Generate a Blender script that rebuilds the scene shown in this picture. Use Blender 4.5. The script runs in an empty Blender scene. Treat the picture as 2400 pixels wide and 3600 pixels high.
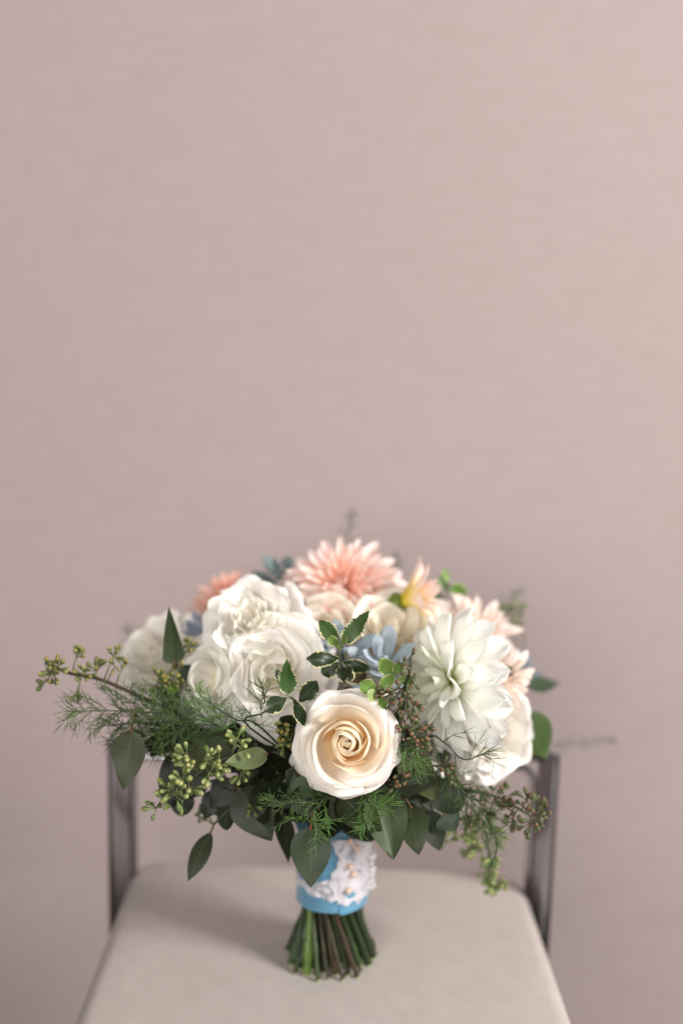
import bpy, math, random
from mathutils import Vector, Matrix, Quaternion, noise as mnoise
R = math.radians
scene = bpy.context.scene
col = scene.collection

# ------------------------------------------------------------------ camera
CAM_LOC = Vector((0.014, -0.795, 0.50))
PITCH, YAW, ROLL = 8.1, 0.8, 1.4          # degrees: down, left, counter-clockwise
F_PX = 3500.0                             # focal length in photo pixels (36 mm = 3600 px tall)
FOCUS = 0.722
cam_data = bpy.data.cameras.new('camera')
cam = bpy.data.objects.new('camera', cam_data)
col.objects.link(cam)
cam_data.sensor_fit = 'VERTICAL'
cam_data.sensor_height = 36.0
cam_data.sensor_width = 24.0
cam_data.lens = 35.0
cam_data.clip_start = 0.05
cam_data.clip_end = 50
cam_data.dof.use_dof = True
cam_data.dof.focus_distance = FOCUS
cam_data.dof.aperture_fstop = 1.55
CAM_ROT = (Matrix.Rotation(R(YAW), 3, 'Z') @ Matrix.Rotation(R(90 - PITCH), 3, 'X') @ Matrix.Rotation(R(ROLL), 3, 'Z'))
cam.matrix_world = Matrix.Translation(CAM_LOC) @ CAM_ROT.to_4x4()
scene.camera = cam

# ------------------------------------------------------------------ light
world = bpy.data.worlds.new('World')
scene.world = world
world.use_nodes = True
bg = world.node_tree.nodes['Background']
bg.inputs['Color'].default_value = (1.0, 0.97, 0.96, 1)
bg.inputs['Strength'].default_value = 0.13

def area(name, loc, target, sx, sy, power, color):
    d = bpy.data.lights.new(name, 'AREA')
    d.shape = 'RECTANGLE'; d.size = sx; d.size_y = sy
    d.energy = power; d.color = color
    o = bpy.data.objects.new(name, d); col.objects.link(o)
    o.location = loc
    o.rotation_euler = (Vector(target) - Vector(loc)).to_track_quat('-Z', 'Y').to_euler()
    return o
area('window_light', (2.9, -1.35, 1.75), (0, 0.05, 0.24), 0.9, 1.1, 182, (1.0, 0.97, 0.95))
area('fill_light', (-0.45, -1.95, 0.85), (0, 0.1, 0.40), 1.5, 1.1, 35, (1.0, 0.965, 0.94))  # added soft front fill that lifts the blooms, not an actual lamp

scene.view_settings.view_transform = 'Standard'
scene.view_settings.look = 'None'
scene.view_settings.exposure = 0.0
scene.view_settings.gamma = 1.0
scene.render.engine = 'CYCLES'
scene.cycles.use_denoising = True
scene.cycles.max_bounces = 12
scene.cycles.diffuse_bounces = 6
scene.cycles.transmission_bounces = 8
scene.cycles.transparent_max_bounces = 12
scene.cycles.sample_clamp_indirect = 6.0
scene.render.film_transparent = False

# ------------------------------------------------------------------ pixel -> point
def P(px, py, depth):
    """Photo pixel (2400x3600) at a depth along the lens axis -> world point."""
    return CAM_LOC + CAM_ROT @ Vector(((px - 1200) / F_PX * depth, -(py - 1800) / F_PX * depth, -depth))
def Pz(px, py, z):
    d = CAM_ROT @ Vector(((px - 1200) / F_PX, -(py - 1800) / F_PX, -1))
    return CAM_LOC + d * ((z - CAM_LOC.z) / d.z)
def Py(px, py, y):
    d = CAM_ROT @ Vector(((px - 1200) / F_PX, -(py - 1800) / F_PX, -1))
    return CAM_LOC + d * ((y - CAM_LOC.y) / d.y)

# ------------------------------------------------------------------ materials
def srgb(r, g, b):
    f = lambda c: (c / 255 / 12.92) if c / 255 <= 0.04045 else ((c / 255 + 0.055) / 1.055) ** 2.4
    return (f(r), f(g), f(b), 1)

class NT:
    def __init__(s, name):
        s.m = bpy.data.materials.new(name); s.m.use_nodes = True
        s.t = s.m.node_tree; s.t.nodes.clear()
        s.out = s.t.nodes.new('ShaderNodeOutputMaterial')
    def n(s, kind, **kw):
        nd = s.t.nodes.new('ShaderNode' + kind)
        for k, v in kw.items():
            if k in nd.inputs and not hasattr(nd, k):
                nd.inputs[k].default_value = v
            else:
                setattr(nd, k, v)
        return nd
    def inp(s, nd, **kw):
        for k, v in kw.items():
            nd.inputs[k.replace('_', ' ')].default_value = v
    def l(s, a, b): s.t.links.new(a, b)
    def math(s, op, a, b=None):
        nd = s.t.nodes.new('ShaderNodeMath'); nd.operation = op
        for i, v in enumerate((a, b)):
            if v is None: continue
            if isinstance(v, (int, float)): nd.inputs[i].default_value = v
            else: s.l(v, nd.inputs[i])
        return nd.outputs[0]
    def mix(s, fac, a, b, blend='MIX'):
        nd = s.t.nodes.new('ShaderNodeMix'); nd.data_type = 'RGBA'; nd.blend_type = blend
        for sock, v in ((nd.inputs[0], fac), (nd.inputs[6], a), (nd.inputs[7], b)):
            if isinstance(v, (int, float, tuple)): sock.default_value = v
            else: s.l(v, sock)
        return nd.outputs[2]
    def ramp(s, fac, stops, interp='EASE'):
        nd = s.t.nodes.new('ShaderNodeValToRGB'); cr = nd.color_ramp; cr.interpolation = interp
        cr.elements[0].position, cr.elements[0].color = stops[0]
        cr.elements[1].position, cr.elements[1].color = stops[-1]
        for p_, c_ in stops[1:-1]:
            e = cr.elements.new(p_); e.color = c_
        s.l(fac, nd.inputs[0]); return nd.outputs[0]

def sheet_shader(nt, color, rough, transl, spec=0.3, bump=None, tcol=None, sheen=0.0):
    p = nt.n('BsdfPrincipled')
    nt.l(color, p.inputs['Base Color'])
    p.inputs['Roughness'].default_value = rough
    p.inputs['Specular IOR Level'].default_value = spec
    if sheen: p.inputs['Sheen Weight'].default_value = sheen
    t = nt.n('BsdfTranslucent'); nt.l(tcol or color, t.inputs['Color'])
    if bump is not None:
        nt.l(bump, p.inputs['Normal'])
    mx = nt.n('MixShader'); mx.inputs[0].default_value = transl
    nt.l(p.outputs[0], mx.inputs[1]); nt.l(t.outputs[0], mx.inputs[2])
    nt.l(mx.outputs[0], nt.out.inputs['Surface'])

def petal_mat(name, base, stop=0.45, mid=None, vein=0.5, transl=0.30, tipfade=None):
    """Tip colour comes from the object's own colour, base colour from the flower's heart."""
    nt = NT(name)
    uv = nt.n('UVMap'); sep = nt.n('SeparateXYZ'); nt.l(uv.outputs[0], sep.inputs[0])
    oi = nt.n('ObjectInfo')
    v = sep.outputs[1]
    stops = [(0.0, (1, 1, 1, 1)), (stop, (0, 0, 0, 1))]
    fac = nt.ramp(v, stops)
    c = nt.mix(fac, oi.outputs['Color'], base)
    if mid: 
        f2 = nt.ramp(v, [(0.15, (0, 0, 0, 1)), (stop * 0.8, (1, 1, 1, 1)), (min(.98, stop * 1.7), (0, 0, 0, 1))])
        c = nt.mix(nt.math('MULTIPLY', f2, mid[1]), c, mid[0])
    if tipfade:
        c = nt.mix(nt.ramp(v, [(0.62, (0, 0, 0, 1)), (1.0, (1, 1, 1, 1))]), c, tipfade)
    # soft mottling and veins that run along the petal
    cmb = nt.n('CombineXYZ'); nt.l(nt.math('MULTIPLY', sep.outputs[0], 22.0), cmb.inputs[0]); nt.l(nt.math('MULTIPLY', v, 1.6), cmb.inputs[1])
    nt.l(nt.math('MULTIPLY', oi.outputs['Random'], 40.0), cmb.inputs[2])
    nz = nt.n('TexNoise'); nz.inputs['Scale'].default_value = 1.0; nz.inputs['Detail'].default_value = 3
    nt.l(cmb.outputs[0], nz.inputs['Vector'])
    shade = nt.ramp(nz.outputs[0], [(0.3, (.965, .96, .945, 1)), (0.65, (1, 1, 1, 1))])
    c = nt.mix(1.0, c, shade, 'MULTIPLY')
    b = nt.n('Bump'); b.inputs['Strength'].default_value = vein; b.inputs['Distance'].default_value = 0.0006
    nt.l(nz.outputs[0], b.inputs['Height'])
    sheet_shader(nt, c, 0.58, transl, 0.22, b.outputs[0], sheen=0.12)
    return nt.m

def leaf_mat(name, rough=0.5, transl=0.12, variegated=None, back=None, mottling=0.18, gain=1.0):
    nt = NT(name)
    uv = nt.n('UVMap'); sep = nt.n('SeparateXYZ'); nt.l(uv.outputs[0], sep.inputs[0])
    oi = nt.n('ObjectInfo'); geo = nt.n('NewGeometry'); tc = nt.n('TexCoord')
    u = nt.math('ABSOLUTE', nt.math('SUBTRACT', sep.outputs[0], 0.5))
    nz = nt.n('TexNoise'); nz.inputs['Scale'].default_value = 160; nz.inputs['Detail'].default_value = 4
    nt.l(tc.outputs['Object'], nz.inputs['Vector'])
    c = nt.mix(mottling, oi.outputs['Color'], nt.mix(nz.outputs[0], (0.3, 0.3, 0.3, 1), (0.72, 0.74, 0.66, 1)), 'OVERLAY')
    if variegated:
        e = nt.math('ADD', u, nt.math('MULTIPLY', nt.math('SUBTRACT', nz.outputs[0], 0.5), 0.42))
        f = nt.ramp(e, [(0.42, (0, 0, 0, 1)), (0.475, (1, 1, 1, 1))], 'LINEAR')
        c = nt.mix(f, c, variegated)
    if gain != 1.0: c = nt.mix(1.0, c, (gain * 1.0, gain * 1.04, gain * .78, 1), 'MULTIPLY')
    # midrib and side veins
    rib = nt.ramp(u, [(0.0, (1, 1, 1, 1)), (0.035, (0, 0, 0, 1))], 'LINEAR')
    w = nt.math('SINE', nt.math('MULTIPLY', nt.math('SUBTRACT', sep.outputs[1], nt.math('MULTIPLY', u, 0.55)), 60.0))
    side = nt.ramp(w, [(0.93, (0, 0, 0, 1)), (1.0, (1, 1, 1, 1))], 'LINEAR')
    vv = nt.math('ADD', nt.math('MULTIPLY', rib, 0.55), nt.math('MULTIPLY', side, 0.18))
    c = nt.mix(nt.math('MULTIPLY', vv, 0.28), c, (0.20, 0.24, 0.12, 1))
    if back: c = nt.mix(nt.math('MULTIPLY', geo.outputs['Backfacing'], 0.7), c, back)
    b = nt.n('Bump'); b.inputs['Strength'].default_value = 0.35; b.inputs['Distance'].default_value = 0.0008
    nt.l(nt.math('ADD', nt.math('MULTIPLY', nz.outputs[0], 0.6), nt.math('MULTIPLY', vv, -0.8)), b.inputs['Height'])
    sheet_shader(nt, c, rough, transl, 0.30, b.outputs[0])
    return nt.m

def plain_mat(name, color=None, rough=0.5, spec=0.4, noise_scale=None, var=0.3, metallic=0.0, bump=0.0):
    """Solid material: colour or the object's colour, broken up by noise."""
    nt = NT(name)
    tc = nt.n('TexCoord')
    p = nt.n('BsdfPrincipled')
    src = None
    if color is None:
        src = nt.n('ObjectInfo').outputs['Color']
    nz = nt.n('TexNoise'); nz.inputs['Scale'].default_value = noise_scale or 120; nz.inputs['Detail'].default_value = 5
    nt.l(tc.outputs['Object'], nz.inputs['Vector'])
    sh = nt.ramp(nz.outputs[0], [(0.3, (1 - var,) * 3 + (1,)), (0.7, (1, 1, 1, 1))], 'LINEAR')
    c = nt.mix(1.0, src if src is not None else color, sh, 'MULTIPLY')
    nt.l(c, p.inputs['Base Color'])
    p.inputs['Roughness'].default_value = rough; p.inputs['Metallic'].default_value = metallic
    p.inputs['Specular IOR Level'].default_value = spec
    if bump:
        b = nt.n('Bump'); b.inputs['Strength'].default_value = bump; b.inputs['Distance'].default_value = 0.001
        nt.l(nz.outputs[0], b.inputs['Height']); nt.l(b.outputs[0], p.inputs['Normal'])
    nt.l(p.outputs[0], nt.out.inputs['Surface'])
    return nt.m

def wall_mat():
    nt = NT('woven_wallcovering')
    tc = nt.n('TexCoord')
    def streak(sx, sz, det):
        mp = nt.n('Mapping'); mp.inputs['Scale'].default_value = (sx, 1, sz)
        nt.l(tc.outputs['Object'], mp.inputs[0])
        nz = nt.n('TexNoise'); nz.inputs['Scale'].default_value = 1.0; nz.inputs['Detail'].default_value = det
        nt.l(mp.outputs[0], nz.inputs['Vector']); return nz.outputs[0]
    weft = streak(45, 420, 2); slub = streak(26, 170, 1); warp = streak(500, 30, 2); blot = streak(1.6, 2.2, 3)
    c = nt.ramp(weft, [(0.25, srgb(168, 152, 149)), (0.75, srgb(179, 164, 162))], 'LINEAR')
    c = nt.mix(0.42, c, nt.ramp(slub, [(0.3, srgb(167, 150, 147)), (0.6, srgb(178, 162, 160))], 'LINEAR'))
    c = nt.mix(0.15, c, nt.ramp(warp, [(0.3, srgb(164, 147, 144)), (0.7, srgb(183, 168, 167))], 'LINEAR'))
    c = nt.mix(0.20, c, nt.ramp(blot, [(0.35, srgb(172, 158, 150)), (0.65, srgb(179, 159, 161))], 'LINEAR'))
    p = nt.n('BsdfPrincipled'); nt.l(c, p.inputs['Base Color']); p.inputs['Roughness'].default_value = 0.85
    p.inputs['Specular IOR Level'].default_value = 0.15
    b = nt.n('Bump'); b.inputs['Strength'].default_value = 0.25; b.inputs['Distance'].default_value = 0.001
    nt.l(nt.math('ADD', weft, nt.math('MULTIPLY', slub, 0.8)), b.inputs['Height']); nt.l(b.outputs[0], p.inputs['Normal'])
    nt.l(p.outputs[0], nt.out.inputs['Surface'])
    return nt.m

def leather_mat():
    nt = NT('seat_leatherette')
    tc = nt.n('TexCoord'); p = nt.n('BsdfPrincipled')
    n1 = nt.n('TexNoise'); n1.inputs['Scale'].default_value = 7; n1.inputs['Detail'].default_value = 5
    n2 = nt.n('TexVoronoi'); n2.inputs['Scale'].default_value = 900; n2.distance = 'EUCLIDEAN'
    n3 = nt.n('TexNoise'); n3.inputs['Scale'].default_value = 60; n3.inputs['Detail'].default_value = 6
    for n_ in (n1, n2, n3): nt.l(tc.outputs['Object'], n_.inputs['Vector'])
    c = nt.ramp(n1.outputs[0], [(0.3, srgb(177, 169, 162)), (0.7, srgb(187, 178, 172))], 'LINEAR')
    c = nt.mix(0.10, c, n3.outputs[0], 'OVERLAY')
    nt.l(c, p.inputs['Base Color']); p.inputs['Roughness'].default_value = 0.5; p.inputs['Specular IOR Level'].default_value = 0.35
    b = nt.n('Bump'); b.inputs['Strength'].default_value = 0.25; b.inputs['Distance'].default_value = 0.0006
    nt.l(nt.math('ADD', n2.outputs[0], n3.outputs[0]), b.inputs['Height']); nt.l(b.outputs[0], p.inputs['Normal'])
    nt.l(p.outputs[0], nt.out.inputs['Surface'])
    return nt.m

def lace_mat():
    nt = NT('white_lace')
    uv = nt.n('UVMap'); tc = nt.n('TexCoord')
    p = nt.n('BsdfPrincipled'); p.inputs['Roughness'].default_value = 0.8; p.inputs['Specular IOR Level'].default_value = 0.1
    p.inputs['Sheen Weight'].default_value = 0.2
    v = nt.n('TexVoronoi'); v.feature = 'DISTANCE_TO_EDGE'; v.inputs['Scale'].default_value = 900
    nt.l(tc.outputs['Object'], v.inputs['Vector'])
    net = nt.ramp(v.outputs['Distance'], [(0.10, (1, 1, 1, 1)), (0.17, (0, 0, 0, 1))], 'LINEAR')
    f = nt.n('TexNoise'); f.inputs['Scale'].default_value = 95; f.inputs['Detail'].default_value = 2.5; f.inputs['Distortion'].default_value = 1.2
    nt.l(tc.outputs['Object'], f.inputs['Vector'])
    oi = nt.n('ObjectInfo')
    sepc = nt.n('SeparateColor'); nt.l(oi.outputs['Color'], sepc.inputs[0])
    motif = nt.ramp(nt.math('ADD', f.outputs[0], sepc.outputs[0]), [(0.50, (0, 0, 0, 1)), (0.56, (1, 1, 1, 1))], 'LINEAR')
    thread = nt.n('TexNoise'); thread.inputs['Scale'].default_value = 1600; nt.l(tc.outputs['Object'], thread.inputs['Vector'])
    c = nt.ramp(thread.outputs[0], [(0.3, srgb(205, 200, 208)), (0.7, srgb(236, 230, 232))], 'LINEAR')
    nt.l(c, p.inputs['Base Color'])
    b = nt.n('Bump'); b.inputs['Strength'].default_value = 0.7; b.inputs['Distance'].default_value = 0.0008
    nt.l(nt.math('ADD', motif, nt.math('ADD', net, thread.outputs[0])), b.inputs['Height']); nt.l(b.outputs[0], p.inputs['Normal'])
    a = nt.math('MINIMUM', nt.math('ADD', motif, nt.math('MULTIPLY', net, 0.85)), 1.0)
    tr = nt.n('BsdfTransparent'); mx = nt.n('MixShader')
    nt.l(a, mx.inputs[0]); nt.l(tr.outputs[0], mx.inputs[1]); nt.l(p.outputs[0], mx.inputs[2])
    nt.l(mx.outputs[0], nt.out.inputs['Surface'])
    return nt.m

def ribbon_mat():
    nt = NT('blue_satin'); tc = nt.n('TexCoord'); p = nt.n('BsdfPrincipled')
    mp = nt.n('Mapping'); mp.inputs['Scale'].default_value = (60, 60, 900); nt.l(tc.outputs['Object'], mp.inputs[0])
    nz = nt.n('TexNoise'); nz.inputs['Scale'].default_value = 1; nz.inputs['Detail'].default_value = 3; nt.l(mp.outputs[0], nz.inputs['Vector'])
    c = nt.ramp(nz.outputs[0], [(0.25, srgb(74, 128, 158)), (0.8, srgb(102, 154, 180))], 'LINEAR')
    nt.l(c, p.inputs['Base Color']); p.inputs['Roughness'].default_value = 0.42; p.inputs['Sheen Weight'].default_value = 0.3
    b = nt.n('Bump'); b.inputs['Strength'].default_value = 0.25; b.inputs['Distance'].default_value = 0.0005
    nt.l(nz.outputs[0], b.inputs['Height']); nt.l(b.outputs[0], p.inputs['Normal'])
    nt.l(p.outputs[0], nt.out.inputs['Surface'])
    return nt.m

def seed_mat(name, body, tip):
    nt = NT(name); uv = nt.n('UVMap'); sep = nt.n('SeparateXYZ'); nt.l(uv.outputs[0], sep.inputs[0]); oi = nt.n('ObjectInfo')
    c = nt.mix(nt.ramp(sep.outputs[1], [(0.60, (0, 0, 0, 1)), (0.82, (1, 1, 1, 1))]), body, tip)
    c = nt.mix(1.0, c, nt.ramp(oi.outputs['Random'], [(0, (.6, .66, .55, 1)), (1, (1, 1, 1, 1))], 'LINEAR'), 'MULTIPLY')
    p = nt.n('BsdfPrincipled'); nt.l(c, p.inputs['Base Color']); p.inputs['Roughness'].default_value = 0.5
    nt.l(p.outputs[0], nt.out.inputs['Surface']); return nt.m

M = {}
M['rose'] = petal_mat('rose_petal', srgb(246, 216, 140), 0.55, transl=0.22, vein=0.12)
M['rose_heart'] = petal_mat('rose_heart_petal', srgb(246, 200, 112), 0.97, transl=0.22, vein=0.12)
M['white'] = petal_mat('white_petal', srgb(232, 228, 178), 0.42, transl=0.26, vein=0.25)  # yellow-green petal base, deepened to paint some shading into the white blooms
M['ivory'] = petal_mat('ivory_petal', srgb(247, 236, 208), 0.32, transl=0.30, vein=0.2)
M['white_dahlia'] = petal_mat('white_dahlia_petal', srgb(208, 216, 90), 0.33, transl=0.30, vein=1.0)
M['peach'] = petal_mat('peach_dahlia_petal', srgb(246, 166, 126), 0.50, transl=0.28, vein=0.5, tipfade=srgb(250, 236, 231))
M['blush'] = petal_mat('blush_dahlia_petal', srgb(230, 208, 60), 0.34, mid=(srgb(251, 232, 208), 0.4), transl=0.28, vein=0.7)
M['bicolor'] = petal_mat('yellow_based_petal', srgb(234, 216, 30), 0.85, transl=0.28, vein=0.5)
M['coral'] = petal_mat('coral_petal', srgb(242, 164, 130), 0.5, transl=0.25)
M['leaf'] = leaf_mat('eucalyptus_leaf', 0.46, 0.10, back=srgb(104, 116, 94), gain=0.66)
M['soft_leaf'] = leaf_mat('soft_leaf', 0.42, 0.16)
M['var_leaf'] = leaf_mat('variegated_leaf', 0.36, 0.14, variegated=srgb(214, 208, 160))
M['succ'] = plain_mat('succulent_leaf', None, 0.55, 0.3, 90, 0.22, bump=0.1)
M['stem'] = plain_mat('green_stem', None, 0.38, 0.5, 140, 0.45, bump=0.25)
M['twig'] = plain_mat('twig', None, 0.55, 0.35, 300, 0.4, bump=0.2)
M['needle'] = plain_mat('fern_needle', None, 0.45, 0.4, 60, 0.4)
M['seed_green'] = seed_mat('green_seed', srgb(116, 130, 76), srgb(164, 162, 102))
M['seed_olive'] = seed_mat('olive_seed', srgb(98, 108, 58), srgb(158, 140, 74))
M['seed_red'] = seed_mat('red_tipped_seed', srgb(82, 90, 54), srgb(128, 88, 70))
M['chrome'] = plain_mat('chrome', (0.48, 0.47, 0.50, 1), 0.10, 0.5, 40, 0.06, metallic=1.0)
M['pearl'] = plain_mat('pearl', srgb(222, 190, 170), 0.18, 0.7, 60, 0.08)
M['steel'] = plain_mat('pin_steel', (0.6, 0.6, 0.6, 1), 0.25, 0.5, 60, 0.05, metallic=1.0)
M['leather'] = leather_mat(); M['wall'] = wall_mat(); M['lace'] = lace_mat(); M['ribbon'] = ribbon_mat()
M['floor'] = plain_mat('floor_carpet', srgb(74, 66, 60), 0.95, 0.1, 500, 0.35, bump=0.6)

# ------------------------------------------------------------------ object helpers
def mesh_from(name, verts, faces, uvs=None, smooth=True):
    me = bpy.data.meshes.new(name)
    me.from_pydata([tuple(v) for v in verts], [], faces)
    if uvs:
        lay = me.uv_layers.new(name='UVMap')
        lay.data.foreach_set('uv', [c for lp in me.loops for c in uvs[lp.vertex_index]])
    if smooth: me.polygons.foreach_set('use_smooth', [True] * len(me.polygons))
    me.update()
    return me
def obj(name, me, mat=None, parent=None, matrix=None, color=None, stuff=False):
    o = bpy.data.objects.new(name, me); col.objects.link(o)
    if mat and not me.materials: me.materials.append(M[mat])
    if parent: o.parent = parent
    if matrix is not None: o.matrix_basis = matrix
    if color: o.color = color
    if stuff: o['kind'] = 'stuff'
    return o
def thing(name, label, cat, loc, group=None):
    o = bpy.data.objects.new(name, None); col.objects.link(o)
    o.empty_display_size = 0.01
    o.location = loc; o['label'] = label; o['category'] = cat
    if group: o['group'] = group
    return o
def rel(root): return Matrix.Translation(-root.location)

def grid(nu, nv, fn, wrap=False):
    """fn(u,v) -> point; returns verts, faces, uvs."""
    vs, uv, fs = [], [], []
    for j in range(nv + 1):
        for i in range(nu + 1):
            u, v = i / nu, j / nv
            vs.append(fn(u, v)); uv.append((u, v))
    for j in range(nv):
        for i in range(nu):
            a = j * (nu + 1) + i
            fs.append((a, a + 1, a + nu + 2, a + nu + 1))
    return vs, fs, uv

def catmull(pts, n=8):
    pts = [Vector(p) for p in pts]
    ext = [pts[0] * 2 - pts[1]] + pts + [pts[-1] * 2 - pts[-2]]
    out = []
    for k in range(1, len(ext) - 2):
        p0, p1, p2, p3 = ext[k - 1:k + 3]
        for i in range(n):
            t = i / n
            out.append(0.5 * ((2 * p1) + (p2 - p0) * t + (2 * p0 - 5 * p1 + 4 * p2 - p3) * t * t + (3 * p1 - p0 - 3 * p2 + p3) * t ** 3))
    out.append(pts[-1])
    return out

class MB:
    def __init__(s): s.v, s.f, s.uv = [], [], []
    def tube(s, pts, r, sides=6, cap=True):
        """r: number or function of 0..1"""
        n = len(pts); base = len(s.v)
        up = Vector((0.31, 0.17, 0.93))
        prev = None
        for k, p in enumerate(pts):
            t = (pts[min(k + 1, n - 1)] - pts[max(k - 1, 0)])
            t = t.normalized() if t.length > 1e-9 else Vector((0, 0, 1))
            if prev is None:
                a = t.cross(up)
                if a.length < 1e-3: a = t.cross(Vector((1, 0, 0)))
            else:
                a = prev - t * prev.dot(t)
            a.normalize(); prev = a
            b = t.cross(a)
            rr = r(k / (n - 1)) if callable(r) else r
            for i in range(sides):
                an = 2 * math.pi * i / sides
                s.v.append(p + (a * math.cos(an) + b * math.sin(an)) * rr); s.uv.append((i / sides, k / (n - 1)))
        for k in range(n - 1):
            for i in range(sides):
                j = (i + 1) % sides
                s.f.append((base + k * sides + i, base + k * sides + j, base + (k + 1) * sides + j, base + (k + 1) * sides + i))
        if cap:
            s.f.append(tuple(base + i for i in reversed(range(sides))))
            s.f.append(tuple(base + (n - 1) * sides + i for i in range(sides)))
    def needle(s, p, q, r):
        t = (q - p).normalized(); a = t.cross(Vector((0.3, 0.5, 0.81))).normalized(); b = t.cross(a)
        base = len(s.v)
        m = p + (q - p) * 0.55
        for c, rr in ((p, r), (m, r * 0.9)):
            for i in range(3):
                an = i * 2.0944
                s.v.append(c + (a * math.cos(an) + b * math.sin(an)) * rr); s.uv.append((0, 0))
        s.v.append(q); s.uv.append((0, 1))
        for i in range(3):
            j = (i + 1) % 3
            s.f.append((base + i, base + j, base + 3 + j, base + 3 + i)); s.f.append((base + 3 + i, base + 3 + j, base + 6))
    def add(s, g):
        base = len(s.v); vs, fs, uv = g
        s.v += vs; s.uv += uv; s.f += [tuple(i + base for i in f) for f in fs]
    def lathe(s, prof, seg=16, mat=Matrix.Identity(4)):
        base = len(s.v); n = len(prof)
        for k, (r_, z_) in enumerate(prof):
            for i in range(seg):
                a = 2 * math.pi * i / seg
                s.v.append(mat @ Vector((r_ * math.cos(a), r_ * math.sin(a), z_))); s.uv.append((i / seg, k / (n - 1)))
        for k in range(n - 1):
            for i in range(seg):
                j = (i + 1) % seg
                s.f.append((base + k * seg + i, base + k * seg + j, base + (k + 1) * seg + j, base + (k + 1) * seg + i))
    def mesh(s, name, smooth=True): return mesh_from(name, s.v, s.f, s.uv, smooth)
    def build(s, name, mat, parent=None, color=None, smooth=True, stuff=False):
        m = rel(parent) if parent else None
        return obj(name, s.mesh(name, smooth), mat, parent, m, color, stuff)

def jig(c, rnd, a=0.06):
    k = 1 + rnd.uniform(-a, a)
    return (c[0] * k, c[1] * k * (1 + rnd.uniform(-a, a) * .3), c[2] * k * (1 + rnd.uniform(-a, a) * .5), 1)

# ================================================================== SETTING
def sheet(name, pts, mat):
    me = mesh_from(name, pts, [(0, 1, 2, 3)], [(0, 0), (1, 0), (1, 1), (0, 1)], False)
    o = obj(name, me, mat); o['kind'] = 'structure'; return o
WALL_Y = 0.47
sheet('wall', [(-2.5, WALL_Y, -0.46), (2.5, WALL_Y, -0.46), (2.5, WALL_Y, 2.4), (-2.5, WALL_Y, 2.4)], 'wall')
sheet('floor', [(-2.5, -2.6, -0.46), (2.5, -2.6, -0.46), (2.5, WALL_Y, -0.46), (-2.5, WALL_Y, -0.46)], 'floor')

# ------------------------------------------------------------------ chair
chair = thing('chair', 'chair with pale greige padded seat and flat polished chrome frame under the bouquet', 'chair', (0, -0.05, -0.46))
bl, br_ = Pz(474, 3012, 0), Pz(1832, 3052, 0)
fl, fr_ = Pz(240, 3600, 0), Pz(2030, 3600, 0)
def seat_mesh():
    y1 = (bl.y + br_.y) / 2 + 0.004
    y0 = y1 - 0.42
    def xl(y): t = (y - fl.y) / (bl.y - fl.y); return fl.x + (bl.x - fl.x) * t
    def xr(y): t = (y - fr_.y) / (br_.y - fr_.y); return fr_.x + (br_.x - fr_.x) * t
    TH = 0.055; rc = 0.032
    # outline as rounded rectangle in normalised coords, several inset rings for the rolled edge
    def ring(inset, z, n=14):
        pts = []
        cs = [((1, 1), 0), ((-1, 1), 90), ((-1, -1), 180), ((1, -1), 270)]
        for (sx, sy), a0 in cs:
            for k in range(n + 1):
                a = R(a0 + 90 * k / n)
                cy = (y1 - rc if sy > 0 else y0 + rc) + math.sin(a) * max(rc - inset, .002)
                cyc = min(max(cy, y0), y1)
                xx = (xr(cyc) - rc if sx > 0 else xl(cyc) + rc) + math.cos(a) * max(rc - inset, .002)
                pts.append(Vector((xx, cy, z)))
        return pts
    rings = [ring(0.010, -TH), ring(0.0, -TH + 0.010), ring(0.0, -0.018)]
    for k in range(1, 7):
        a = R(90 * k / 6)
        rings.append(ring(0.016 * (1 - math.cos(a)), -0.018 + 0.0165 * math.sin(a)))
    cx = sum((p.x for p in rings[-1])) / len(rings[-1]); cy = (y0 + y1) / 2
    last = rings[-1]
    for s in (0.9, 0.75, 0.55, 0.3, 0.05):
        z = -0.0015 + 0.0025 * (1 - s * s)
        rings.append([Vector((cx + (p.x - cx) * s, cy + (p.y - cy) * s, min(z, 0.0))) for p in last])
    n = len(rings[0]); vs = [p for r_ in rings for p in r_]; fs = []
    for k in range(len(rings) - 1):
        for i in range(n):
            j = (i + 1) % n
            fs.append((k * n + i, k * n + j, (k + 1) * n + j, (k + 1) * n + i))
    fs.append(tuple(reversed(range(n)))); fs.append(tuple((len(rings) - 1) * n + i for i in range(n)))
    return mesh_from('seat', vs, fs), y0, y1
sm, SY0, SY1 = seat_mesh()
obj('seat', sm, 'leather', chair, rel(chair))

def bar(path_boxes, name, parent=chair, bevel=0.0012):
    import bmesh
    bm = bmesh.new()
    for (x0, x1, y0, y1, z0, z1) in path_boxes:
        r_ = bmesh.ops.create_cube(bm, size=1)
        for v in r_['verts']:
            v.co = Vector(((x0 + x1) / 2 + v.co.x * (x1 - x0), (y0 + y1) / 2 + v.co.y * (y1 - y0), (z0 + z1) / 2 + v.co.z * (z1 - z0)))
    bmesh.ops.bevel(bm, geom=bm.edges[:], offset=bevel, segments=2, affect='EDGES')
    me = bpy.data.meshes.new(name); bm.to_mesh(me); bm.free()
    return obj(name, me, 'chrome', parent, rel(parent))
PY0, PY1 = 0.105, 0.131
pl, pr_ = Py(372, 2900, PY0), Py(1962, 2900, PY0)
ptl, ptr = Py(384, 2622, PY0), Py(1962, 2650, PY0)
T = 0.0075; BW = 0.025
ztop = (ptl.z + ptr.z) / 2
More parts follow.
